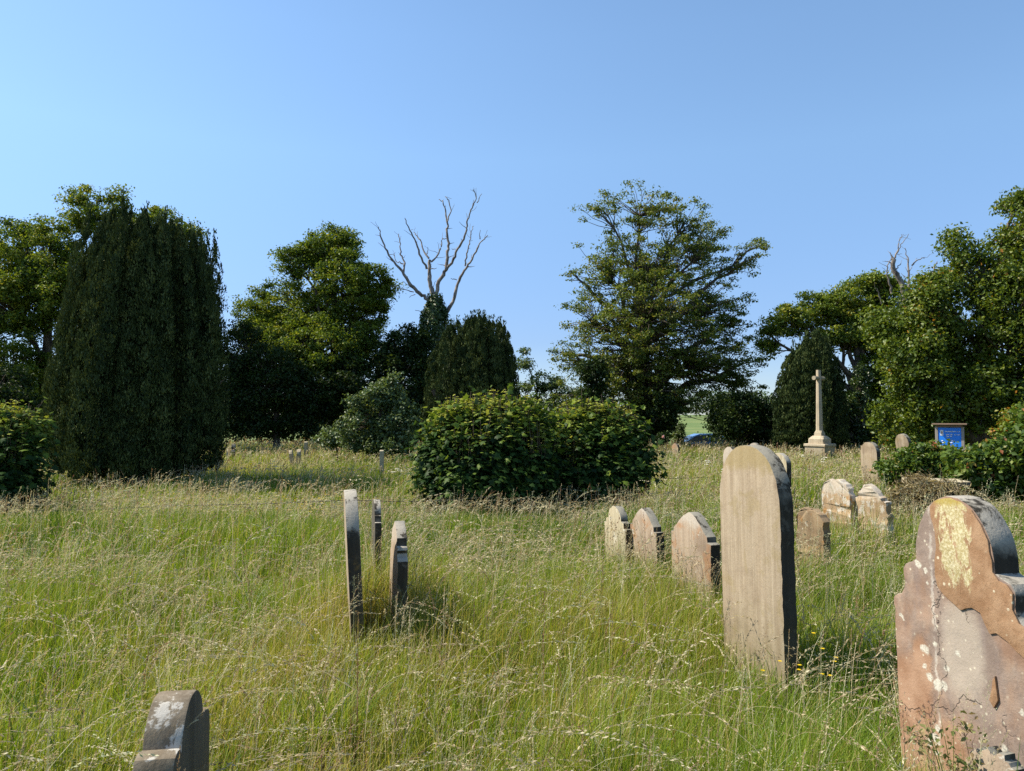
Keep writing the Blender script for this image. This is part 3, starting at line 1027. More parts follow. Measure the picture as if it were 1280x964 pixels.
# ------------------------------------------------------------------ headstones
M['buff'] = stone_mat('buff_sandstone', (.28, .215, .145), (.41, .335, .24), dark=(.15, .10, .065), lichen=((.46, .42, .33), .70), ochre=((.24, .18, .06), .3), grime=.5,
                      pale_top=(1.42, (.25, .19, .08), .65))
M['pink_buff'] = stone_mat('pinkish_sandstone', (.29, .215, .15), (.39, .315, .235), dark=(.15, .10, .07), lichen=((.50, .47, .40), .62), ochre=((.33, .15, .055), .5), grime=.5,
                           pale_top=(.86, (.46, .42, .36), .6))
M['lichened'] = stone_mat('white_lichened_stone', (.33, .22, .12), (.41, .31, .20), dark=(.13, .09, .055), lichen=((.50, .46, .39), .53), ochre=((.36, .18, .05), .7),
                          grime=.5, pale_top=(.90, (.50, .46, .39), .6))
M['stump'] = stone_mat('dull_brown_crumbling_stone', (.24, .165, .095), (.34, .25, .15), dark=(.11, .075, .045), lichen=((.46, .41, .32), .60),
                       ochre=((.30, .15, .05), .6), grime=.6)
M['cream'] = stone_mat('cream_limestone', (.38, .32, .21), (.47, .41, .28), dark=(.14, .12, .075), lichen=((.56, .53, .43), .56), grime=.4)
M['grey'] = stone_mat('grey_stone', (.085, .075, .058), (.13, .115, .09), dark=(.045, .04, .03), lichen=((.35, .33, .29), .66), grime=.5)
M['edge'] = stone_mat('shade_dark_lichened_edges', (.040, .035, .026), (.062, .055, .042), dark=(.020, .018, .013), lichen=((.27, .25, .20), .57), grime=.6, top_only=True)  # near-black base paints shade onto the side faces, under real lichen
M['shadeedge'] = stone_mat('shade_dark_crusted_edges', (.040, .034, .026), (.066, .058, .044), dark=(.020, .018, .013), lichen=((.40, .365, .30), .55),
                           ochre=((.30, .18, .05), .35), grime=.5, top_only=True)  # sides coloured near-black as shade, pale crust on the upper faces
M['nearedge'] = stone_mat('crusted_brown_edges', (.16, .125, .085), (.24, .20, .145), dark=(.03, .027, .02), lichen=((.52, .49, .43), .55),
                          ochre=((.28, .18, .06), .5), grime=.75)
M['cross'] = stone_mat('memorial_limestone', (.44, .36, .25), (.52, .44, .32), dark=(.15, .13, .09), grime=.3)


def arc(cx, cz, rx, rz, a0, a1, n, p=2.0):
    out = []
    for i in range(n + 1):
        a = R(a0 + (a1 - a0) * i / n)
        c, s = math.cos(a), math.sin(a)
        out.append((cx + rx * math.copysign(abs(c) ** (2 / p), c), cz + rz * math.copysign(abs(s) ** (2 / p), s)))
    return out


def prof_round(w, h, rise, p=2.0, n=20):
    return [(w / 2, -.25)] + arc(0, h - rise, w / 2, rise, 0, 180, n, p) + [(-w / 2, -.25)]


def mirror(half):
    """half: points from the right foot up to the crown (x >= 0)"""
    return half + [(-x, z) for x, z in reversed(half) if x > 1e-6]


def prof_shoulder(w, h, lobe, drop, step=.05):
    hs = h - drop
    half = [(w / 2, -.25), (w / 2, hs - step), (w / 2 - .045, hs - step + .004), (w / 2 - .05, hs)]
    half += [(w / 2 - .05 - (w / 2 - .05 - lobe) * t, hs + .012 * t) for t in (.5, 1)]
    half += arc(0, hs + .01, lobe, drop - .01, 4, 90, 9)
    return mirror(half)


def prof_ogee(w, h, drop=.2, step=.05):
    """peaked top with hollow flanks and stepped shoulders"""
    hs = h - drop
    half = [(w / 2, -.25), (w / 2, hs), (w / 2 - .05, hs + .006), (w / 2 - .055, hs + step)]
    x0 = w / 2 - .07
    for i in range(1, 9):
        t = i / 8
        half.append((x0 * (1 - t) + 0.0 * t if i < 8 else 0, hs + step + (drop - step) * (1 - (1 - t) ** 1.55)))
    return mirror(half)


def jitter(pr, amt, sub=.03):
    out = []
    n = len(pr)
    for i in range(n):
        a, b = pr[i], pr[(i + 1) % n]
        L = math.dist(a, b)
        k = max(1, int(L / sub)) if i < n - 1 else 1
        for j in range(k):
            t = j / k
            out.append((a[0] + (b[0] - a[0]) * t + random.gauss(0, amt), a[1] + (b[1] - a[1]) * t + random.gauss(0, amt)))
    return out


def slab_mesh(name, pr, t, bevel=.006, y0=None, rough=0.0):
    bm = bmesh.new()
    y0 = -t / 2 if y0 is None else y0
    fr = [bm.verts.new((x, y0, z)) for x, z in pr]
    bk = [bm.verts.new((x, y0 + t, z)) for x, z in pr]
    f1 = bm.faces.new(fr)
    f2 = bm.faces.new(list(reversed(bk)))
    n = len(pr)
    for i in range(n):
        bm.faces.new((fr[i], bk[i], bk[(i + 1) % n], fr[(i + 1) % n]))
    bmesh.ops.recalc_face_normals(bm, faces=bm.faces)
    if bevel:
        ed = [e for e in bm.edges if (e.verts[0].co.y - e.verts[1].co.y) ** 2 < 1e-9]
        bmesh.ops.bevel(bm, geom=ed, offset=bevel, segments=2, affect='EDGES', profile=.6)
    if rough:
        bmesh.ops.triangulate(bm, faces=[f for f in bm.faces if len(f.verts) > 4])
        for v in bm.verts:
            v.co.y += random.gauss(0, rough)
    for f in bm.faces:
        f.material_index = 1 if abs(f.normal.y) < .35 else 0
        f.smooth = not rough
    bmesh.ops.recalc_face_normals(bm, faces=bm.faces)
    me = bpy.data.meshes.new(name)
    bm.to_mesh(me)
    bm.free()
    if not rough and bevel:
        me.set_sharp_from_angle(angle=R(33))
    return me


FOOT = []      # (x, y, angle, half width, half thickness): no grass grows inside the stones


def headstone(label, pr, t, x, y, a, mats, roll=0, pitch=0, name='headstone', bevel=.006, group='headstones', rough=0.0):
    me = slab_mesh(name, pr, t, bevel, None, rough)
    o = link_mesh(name, me, [M[m] for m in mats])
    o.location = (x, y, float(ground(x, y)))
    o.rotation_euler = (R(pitch), R(roll), -R(a))
    o.rotation_mode = 'XYZ'
    tag(o, label, 'headstone', group)
    w = max(p[0] for p in pr)
    FOOT.append((x, y, -R(a), w, t / 2 + .012))
    return o


def X(px, d):
    return float(at(px, 600, d)[0])


# tall pale stone
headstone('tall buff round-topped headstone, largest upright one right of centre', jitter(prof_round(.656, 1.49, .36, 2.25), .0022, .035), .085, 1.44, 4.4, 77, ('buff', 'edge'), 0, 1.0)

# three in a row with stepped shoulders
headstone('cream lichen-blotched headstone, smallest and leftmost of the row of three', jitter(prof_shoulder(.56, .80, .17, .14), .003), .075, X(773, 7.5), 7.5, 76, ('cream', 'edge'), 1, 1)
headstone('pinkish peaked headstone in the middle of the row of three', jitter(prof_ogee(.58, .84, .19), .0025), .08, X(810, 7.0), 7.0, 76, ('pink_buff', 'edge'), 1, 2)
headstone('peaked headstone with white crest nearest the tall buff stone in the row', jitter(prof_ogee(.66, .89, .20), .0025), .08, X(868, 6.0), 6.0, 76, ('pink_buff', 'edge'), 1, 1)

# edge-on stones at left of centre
headstone('tall thin headstone seen edge-on with speckled top at left of centre', jitter(prof_round(.62, 1.19, .34, 2.2), .002, .05), .085, X(449, 5.2), 5.2, 76, ('buff', 'shadeedge'), 0, 3)
headstone('small edge-on headstone behind the tall thin one', jitter(prof_shoulder(.46, .98, .16, .12), .002), .055, X(471, 6.4), 6.4, 76, ('grey', 'shadeedge'), 0, 0)
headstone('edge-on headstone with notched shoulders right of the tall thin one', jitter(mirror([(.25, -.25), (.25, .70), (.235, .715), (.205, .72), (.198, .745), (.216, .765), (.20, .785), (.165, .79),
          (.162, .845), (.10, .895), (0, .94)]), .002), .072, X(497, 5.4), 5.4, 75, ('pink_buff', 'shadeedge'), 0, -1)

# near stone at the lower left, seen from behind
_h = [(.24, -.25), (.24, .54), (.235, .575), (.215, .60), (.185, .612), (.155, .606), (.145, .590)]
_h = _h + arc(0, .585, .14, .145, 5, 90, 10)
headstone('rounded headstone with rolled shoulder and white crust at the bottom left', jitter(mirror(_h), .001, .04), .125, -1.165, 2.62, 81, ('grey', 'nearedge'), 0, 0, bevel=.008)

# lumpy lichened stones
headstone('short broken headstone with ragged brown top right beside the tall buff stone', jitter(prof_round(.37, .84, .16, 2.6), .006, .035), .065, X(1017, 6.8), 6.8, 74, ('stump', 'stump'), 2, 3, rough=.006)
headstone('white lichen-covered round headstone, left of the crusted pair', jitter(prof_round(.45, .99, .20, 2.4), .005, .035), .065, X(1051, 8.0), 8.0, 74, ('lichened', 'lichened'), -1, 2, rough=.006)
headstone('white lichen-covered headstone stained orange, right of the crusted pair', jitter(prof_ogee(.48, .97, .17, .03), .005, .035), .065, X(1096, 7.6), 7.6, 74, ('lichened', 'lichened'), -3, 3, rough=.006)

# distant ones
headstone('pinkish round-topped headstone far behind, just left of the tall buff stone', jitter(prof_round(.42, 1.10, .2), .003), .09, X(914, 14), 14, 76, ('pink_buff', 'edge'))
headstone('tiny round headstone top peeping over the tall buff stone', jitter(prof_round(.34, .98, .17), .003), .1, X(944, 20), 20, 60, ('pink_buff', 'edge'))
headstone('pale round headstone top half hidden right of the tall buff stone', jitter(prof_round(.46, 1.05, .2), .003), .1, X(975, 13), 13, 70, ('cream', 'shadeedge'))
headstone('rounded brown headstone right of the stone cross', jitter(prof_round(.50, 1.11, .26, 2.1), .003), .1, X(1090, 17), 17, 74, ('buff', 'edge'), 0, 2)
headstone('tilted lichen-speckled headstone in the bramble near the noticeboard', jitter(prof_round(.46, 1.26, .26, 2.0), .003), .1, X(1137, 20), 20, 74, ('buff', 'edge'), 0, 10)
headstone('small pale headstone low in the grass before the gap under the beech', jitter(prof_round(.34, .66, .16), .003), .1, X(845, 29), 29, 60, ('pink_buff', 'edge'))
headstone('dark headstone leaning left beside the right foot of the huge yew', jitter(prof_round(.46, .74, .2), .004), .11, X(277, 22), 22, 84, ('grey', 'cream'), 0, 14)
headstone('short white headstone touching the dark stepped stone at far left', jitter(prof_round(.30, .55, .14), .004), .09, X(285, 26), 26, 78, ('cream', 'cream'))
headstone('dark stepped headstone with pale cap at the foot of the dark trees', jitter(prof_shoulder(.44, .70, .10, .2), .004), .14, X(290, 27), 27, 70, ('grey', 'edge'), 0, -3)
headstone('left pale headstone of the close leaning pair in the far grass', jitter(prof_round(.36, .68, .16), .004), .09, X(366, 22.5), 22.5, 80, ('cream', 'cream'), 0, 6)
headstone('right white headstone of the close leaning pair in the far grass', jitter(prof_round(.36, .70, .16), .004), .10, X(371, 22), 22, 80, ('lichened', 'cream'), 0, -5)
headstone('little white post-like headstone under the dark trees right of the leaning pair', jitter(prof_round(.26, .70, .06, 4), .003), .12, X(382, 28), 28, 80, ('cream', 'cream'))
headstone('slim pale upright stone standing alone left of the paired bushes', jitter(prof_round(.30, .80, .05, 4), .003), .10, X(477, 20), 20, 84, ('cream', 'cream'))


# big flaking brown stone at the right
def brown_stone():
    m, nt = new_mat('flaking_red_sandstone')
    g = N(nt)
    co = g.node('ShaderNodeTexCoord').outputs['Object']
    sep = g.node('ShaderNodeSeparateXYZ')
    g.put(sep.inputs[0], co)
    wob = g.noise(co, 30, 6, .72)
    wx = g.math('MULTIPLY_ADD', wob, .05, sep.outputs[0])
    wz = g.math('MULTIPLY_ADD', g.noise(g.mapping(co, (1, 1, 1), (5, 3, 1)), 18, 5, .65), .06, sep.outputs[2])

    def blob(x, z, rx, rz, soft=.45):
        dx = g.math('DIVIDE', g.math('SUBTRACT', wx, x + .025), rx)
        dz = g.math('DIVIDE', g.math('SUBTRACT', wz, z + .03), rz)
        r = g.math('ADD', g.math('MULTIPLY', dx, dx), g.math('MULTIPLY', dz, dz))
        return g.math('SUBTRACT', 1.0, g.step(r, 1 - soft, 1 + soft))

    n1 = g.noise(co, 8, 6, .65)
    n2 = g.noise(g.mapping(co, (30, 30, 4)), 1.0, 4)
    fine = g.noise(co, 120, 4, .7)
    col = g.mix(g.step(n1, .35, .68), (.190, .142, .116), (.285, .220, .178))
    col = g.mix(g.math('MULTIPLY', g.step(n2, .5, .75), .35), col, (.24, .19, .18))
    n4 = g.noise(g.mapping(co, (1, 1, .7)), 30, 7, .75)
    col = g.mix(g.math('MULTIPLY', g.step(n4, .50, .64), .55), col, (.135, .105, .092))
    n5 = g.noise(g.mapping(co, (1, 1, .7), (4, 2, 9)), 17, 7, .75)
    col = g.mix(g.math('MULTIPLY', g.step(n5, .55, .66), .45), col, (.34, .27, .21))
    orange = g.mix(g.step(n1, .35, .65), (.26, .140, .080), (.36, .220, .140))
    om = blob(-.24, .60, .12, .20)
    om = g.math('MAXIMUM', om, blob(-.08, .42, .13, .20))
    om = g.math('MAXIMUM', om, blob(-.22, .42, .14, .16))
    om = g.math('MAXIMUM', om, blob(-.17, .76, .05, .12))
    wide = g.math('MULTIPLY', g.step(g.noise(g.mapping(co, (1, 1, .6), (8, 1, 3)), 4.5, 5, .65), .46, .66), .55)
    col = g.mix(g.math('MAXIMUM', g.math('MULTIPLY', om, .92), wide), col, orange)
    # tan smear, dark stains, speckle
    col = g.mix(g.math('MULTIPLY', blob(.02, .86, .09, .17, .6), .5), col, (.46, .40, .32))
    sp = g.math('SUBTRACT', 1.0, g.step(g.voro(co, 34), .10, .2))
    col = g.mix(g.math('MULTIPLY', g.math('MULTIPLY', sp, g.step(g.noise(co, 4, 2), .45, .6)), .7), col, (.60, .55, .42))
    # round pale lichens
    lich = None
    for x, z, r in ((-.165, 1.135, .020), (-.128, 1.115, .012), (-.125, 1.075, .007), (-.07, 1.16, .012), (-.15, .83, .025), (-.10, .86, .010), (-.135, .74, .017), (-.05, .79, .016),
                    (-.10, .715, .026), (-.065, .72, .016), (-.155, .765, .011), (.17, .60, .014), (.15, .545, .012), (.10, .53, .010), (-.11, .565, .018), (-.12, .52, .022), (-.155, .495, .017),
                    (.12, .43, .010), (.20, .50, .010), (.15, .30, .032), (.13, .25, .026), (-.115, .475, .013), (.0, .86, .012), (.24, .74, .013), (.26, .33, .018), (-.26, .92, .012)):
        b = blob(x, z, r * .85, r * .85, .45)
        lich = b if lich is None else g.math('MAXIMUM', lich, b)
    col = g.mix(g.math('MULTIPLY', lich, .85), col, g.mix(g.step(fine, .4, .6), (.40, .37, .30), (.58, .55, .46)))
    # a pale thread of lichen running down
    thr = g.math('SUBTRACT', 1.0, g.step(g.math('ABSOLUTE', g.math('SUBTRACT', wx, -.075)), .002, .010))
    thr = g.math('MULTIPLY', thr, g.step(wz, .42, .5))
    col = g.mix(g.math('MULTIPLY', g.math('MULTIPLY', thr, g.step(n1, .4, .6)), .45), col, (.62, .58, .50))
    cd = g.node('ShaderNodeVectorMath', operation='MULTIPLY_ADD')
    nz = g.node('ShaderNodeTexNoise')
    g.put(nz.inputs['Vector'], co)
    nz.inputs['Scale'].default_value = 9
    nz.inputs['Detail'].default_value = 6
    g.put(cd.inputs[0], nz.outputs['Color'])
    cd.inputs[1].default_value = (.22, .22, .22)
    g.put(cd.inputs[2], co)
    crv = g.mapping(cd.outputs[0], (3.1, 3.1, 2.3))
    cr = g.math('SUBTRACT', 1.0, g.step(g.voro(crv, 1.0, 'DISTANCE_TO_EDGE'), .003, .011))
    cr = g.math('MULTIPLY', cr, g.step(g.noise(co, 5, 2), .48, .55))
    col = g.mix(g.math('MULTIPLY', cr, .6), col, (.08, .06, .05))
    h = g.math('SUBTRACT', g.math('ADD', g.math('MULTIPLY', fine, .35), g.math('ADD', n1, g.math('MULTIPLY', om, -.6))), g.math('MULTIPLY', cr, 1.5))
    g.finish(col, .93, g.bump(h, .6, .008), .15)
    M['brown'] = m
    # orange cap layer with yellow lichen
    m2, nt2 = new_mat('orange_stone_layer')
    g = N(nt2)
    co = g.node('ShaderNodeTexCoord').outputs['Object']
    sep = g.node('ShaderNodeSeparateXYZ')
    g.put(sep.inputs[0], co)
    n1 = g.noise(co, 10, 6, .65)
    fine = g.noise(co, 110, 4, .7)
    col = g.mix(g.step(n1, .35, .65), (.25, .140, .075), (.35, .220, .130))
    mid = g.noise(g.mapping(co, (34, 34, 13)), 1.0, 8, .78, .6)
    dx = g.math('ABSOLUTE', g.math('ADD', sep.outputs[0], -.015))
    zone = g.math('MULTIPLY', g.math('SUBTRACT', 1.0, g.step(dx, .03, .13)), g.step(sep.outputs[2], .98, 1.16))
    ym = g.step(g.math('MULTIPLY_ADD', zone, .34, mid), .74, .80)
    col = g.mix(g.math('MULTIPLY', ym, .9), col, g.mix(g.step(fine, .4, .65), (.36, .30, .14), (.58, .53, .35)))
    ring = g.step(g.math('MULTIPLY_ADD', g.noise(co, 20, 5), .06, sep.outputs[2]), 1.385, 1.41)
    col = g.mix(g.math('MULTIPLY', ring, .8), col, (.32, .24, .05))
    sp = g.math('SUBTRACT', 1.0, g.step(g.voro(co, 30), .12, .2))
    col = g.mix(g.math('MULTIPLY', g.math('MULTIPLY', sp, g.step(g.noise(co, 5, 2), .5, .6)), .8), col, (.66, .60, .44))
    g.finish(col, .93, g.bump(g.math('ADD', g.math('MULTIPLY', fine, .4), g.math('ADD', n1, mid)), .6, .007), .15)
    M['orange_layer'] = m2

    half = [(.298, -.25), (.298, .90), (.292, .945), (.303, .965), (.298, .99), (.280, 1.002), (.258, 1.012), (.243, 1.035), (.238, 1.06), (.244, 1.085),
            (.243, 1.110), (.228, 1.130), (.195, 1.142), (.174, 1.155)]
    half += arc(0, 1.175, .172, .220, 5, 90, 14)
    t = .10
    x, y = 1.601, 2.602
    root = empty('headstone', (x, y, float(ground(x, y))), 'large flaking red-brown headstone with yellow lichen at the right edge', 'headstone', 'headstones', -R(77))
    root.rotation_euler = (0, R(-2), -R(77))
    FOOT.append((x, y, -R(77), .32, .065))
    link_mesh('slab', slab_mesh('slab', jitter(mirror(half), .0012, .05), t, .006), [M['brown'], M['shadeedge']], root)
    # surviving outer layer on the head of the stone
    lay = [(-.045, 1.045), (-.015, 1.03), (.03, 1.005), (.05, 1.018), (.075, 1.022), (.105, 1.018), (.125, .985), (.14, .95), (.17, .962), (.205, .945), (.235, .925), (.28, .905), (.291, .95),
           (.295, .99), (.256, 1.012), (.235, 1.05), (.239, 1.105), (.222, 1.126), (.188, 1.138), (.167, 1.16)]
    lay += [(p[0] * .965, 1.175 + (p[1] - 1.175) * .965) for p in arc(0, 1.175, .172, .220, 6, 122, 14)]
    lay += [(-.085, 1.32), (-.07, 1.26), (-.068, 1.21), (-.08, 1.16), (-.082, 1.11), (-.068, 1.07)]
    link_mesh('outer_layer', slab_mesh('outer_layer', jitter(lay, .0022, .03), .007, .002, -t / 2 - .0065), [M['orange_layer'], M['orange_layer']], root)
    fl = [(.11, .79), (.125, .86), (.135, .875), (.142, .80), (.128, .77)]
    fl = [(a + .02, b - .05) for a, b in fl]
    link_mesh('stone_flake', slab_mesh('stone_flake', jitter(fl, .002, .03), .009, .002, -t / 2 - .0085), [M['orange_layer'], M['orange_layer']], root)


brown_stone()
headstone('small broken red stone stub in front of the large flaking headstone', jitter(prof_round(.15, .675, .07, 2.2), .004, .03), .06, 1.37, 2.30, 62, ('pink_buff', 'edge'), 5, -6,
          name='footstone', group=None)
lobed_tree('weed_clump', 'small half-dry leafy weed at the foot of the large flaking headstone', 'weed', 2.33, 1196,
           [(1150, 925, 18, 14, 0), (1205, 908, 16, 8, .02), (1185, 950, 26, 16, -.05)], .020, 260, 'weed', .003, .05, 40, .8, .3, bark='twig', tone=(.62, .25), asp=.55)


# ------------------------------------------------------------------ box helper for built things
def bm_box(bm, cx, cy, cz, sx, sy, sz, bev=.004):
    r = bmesh.ops.create_cube(bm, size=1)
    for v in r['verts']:
        v.co = Vector((cx + v.co.x * sx, cy + v.co.y * sy, cz + v.co.z * sz))
    if bev:
        es = list({e for v in r['verts'] for e in v.link_edges})
        bmesh.ops.bevel(bm, geom=es, offset=bev, segments=1, affect='EDGES')


def bm_obj(name, bm, mats, parent=None, smooth=False):
    me = bpy.data.meshes.new(name)
    bmesh.ops.recalc_face_normals(bm, faces=bm.faces)
    bm.to_mesh(me)
    bm.free()
    if smooth:
        for p in me.polygons: p.use_smooth = True
    return link_mesh(name, me, mats, parent)


def octa(bm, rings):
    """stack of (z, half width, corner cut 0..1) rings: square to octagon sections"""
    prev = None
    for z, h, c in rings:
        k = h * (1 - c * .586)
        pts = [(h, -k), (h, k), (k, h), (-k, h), (-h, k), (-h, -k), (-k, -h), (k, -h)]
        vs_ = [bm.verts.new((x, y, z)) for x, y in pts]
        if prev:
            for i in range(8):
                bm.faces.new((prev[i], prev[(i + 1) % 8], vs_[(i + 1) % 8], vs_[i]))
        else:
            bm.faces.new(list(reversed(vs_)))
        prev = vs_
    bm.faces.new(prev)


def memorial_cross():
    d = 28.0
    x = X(1025.5, d)
    root = empty('memorial_cross', (x, d, float(ground(x, d))), 'tall stone memorial cross on a stepped plinth before the dark yew', 'memorial', None, R(-50))
    bm = bmesh.new()
    octa(bm, [(-.2, .385, .02), (.56, .385, .02), (.56, .36, .02)])
    bm_obj('plinth', bm, M['cross'], root)
    bm = bmesh.new()
    octa(bm, [(.563, .41, .02), (.575, .42, .02), (.645, .42, .02), (.665, .40, .02)])
    bm_obj('plinth_cap', bm, M['cross'], root)
    bm = bmesh.new()
    octa(bm, [(.668, .30, .15), (.84, .30, .15), (.93, .235, .5), (.96, .20, .7)])
    bm_obj('base_block', bm, M['cross'], root)
    bm = bmesh.new()
    octa(bm, [(.963, .145, .05), (1.06, .14, .1), (1.16, .115, 1), (3.03, .083, 1), (3.43, .078, 1)])
    bm_obj('shaft', bm, M['cross'], root)
    bm = bmesh.new()
    octa(bm, [(-.36, .074, 1), (.36, .074, 1)])
    o = bm_obj('cross_arm', bm, M['cross'], root)
    o.rotation_euler = (R(90), 0, 0)
    o.location = (0, 0, 3.12)
    FOOT.append((x, d, R(-50), .45, .45))


memorial_cross()


def simple_mat(name, c, rough=.6, spec=.3, var=.25, scale=12):
    m, nt = new_mat(name)
    g = N(nt)
    co = g.node('ShaderNodeTexCoord').outputs['Object']
    n = g.noise(co, scale, 5)
    g.finish(g.mix(n, tuple(x * (1 - var) for x in c), tuple(min(1, x * (1 + var)) for x in c)), rough, g.bump(n, .15, .005), spec)
    return m


def noticeboard():
    d = 17.6
    x = X(1188.5, d)
    z0 = float(ground(x, d))
    wood = simple_mat('brown_wood', (.24, .16, .11), .8)
    woodp = simple_mat('weathered_wood', (.33, .29, .25), .8)
    blue = simple_mat('blue_board', (.025, .24, .85), .4, .4, .1)
    white = simple_mat('white_paint', (.75, .76, .78), .6, .3, .05)
    red = simple_mat('red_brown_print', (.45, .2, .12), .6, .3, .05)
    root = empty('noticeboard', (x, d, z0), 'blue noticeboard with white lines under a small wooden roof at right', 'sign', None, R(-32))
    zt = at(1188, 530, d)[2] - z0
    W = size(25, d)
    for s in (-1, 1):
        bm = bmesh.new()
        bm_box(bm, s * (W / 2 + .03), 0, (zt - .04) / 2 - .1, .06, .06, zt + .12)
        bm_obj('post', bm, woodp, root)
    bm = bmesh.new()
    bm_box(bm, 0, -.02, zt - .005, W + .24, .26, .035)
    bm_box(bm, 0, -.02, zt - .055, W + .06, .07, .05)
    bm_obj('roof', bm, wood, root)
    H = size(30, d)
    zc = zt - .085 - H / 2
    bm = bmesh.new()
    bm_box(bm, 0, 0, zc, W - .004, .04, H)
    pn = bm_obj('panel', bm, blue, root)
    bm = bmesh.new()
    bm_box(bm, -W * .34, -.023, zc + H * .28, W * .14, .004, H * .23, 0)
    bm_obj('notice', bm, white, pn)
    bm = bmesh.new()
    bm_box(bm, -W * .335, -.027, zc + H * .29, W * .05, .003, H * .09, 0)
    bm_obj('notice_mark', bm, red, pn)
    for row, (zz, words) in enumerate(((.33, ((-.2, .13), (.10, .28), (.31, .38), (.40, .46))), (.20, ((-.15, -.02), (.02, .12), (.2, .27), (.30, .44))),
                                       (.13, ((-.14, -.01), (.03, .10))), (-.06, ((-.36, -.26), (-.05, .03), (.06, .18))), (-.14, ((-.34, -.22), (0, .12))))):
        for a, b in words:                # each word one worn, unreadable white stroke
            n = max(3, int((b - a) / .022))
            lo = [(a + (b - a) * k / n, -.018) for k in range(n + 1)]
            hi = []
            for k in range(n):
                hh = random.choice([.012, .014, .03])
                hi += [(a + (b - a) * k / n, hh), (a + (b - a) * (k + .8) / n, hh + random.uniform(-.004, .004))]
            pr = [(u * W, zc + (zz + v) * H) for u, v in lo + list(reversed(hi))]
            link_mesh('lettering', slab_mesh('lettering', pr, .004, 0, -.0245), [white, white], pn)


noticeboard()


def chest_tomb():
    d = 11.0
    x = X(1166, d)
    root = empty('chest_tomb', (x, d, float(ground(x, d))), 'low broken chest tomb with flat slab half buried in dry growth', 'tomb', None, R(-12))
    for nm, bx, w, h, mt in (('end_block', -.24, .14, .66, 'pink_buff'), ('end_block', .10, .10, .66, 'pink_buff')):
        o = link_mesh(nm, slab_mesh(nm, jitter([(bx + w / 2, -.2), (bx + w / 2, h), (bx - w / 2, h), (bx - w / 2, -.2)], .004, .05), .5, .006), [M[mt], M['cream']], root)
    pr = jitter([(.40, .665), (.40, .725), (-.34, .735), (-.34, .668)], .004, .06)
    link_mesh('top_slab', slab_mesh('top_slab', pr, .62, .006), [M['grey'], M['cream']], root)
    FOOT.append((x, d, R(-12), .36, .3))


chest_tomb()


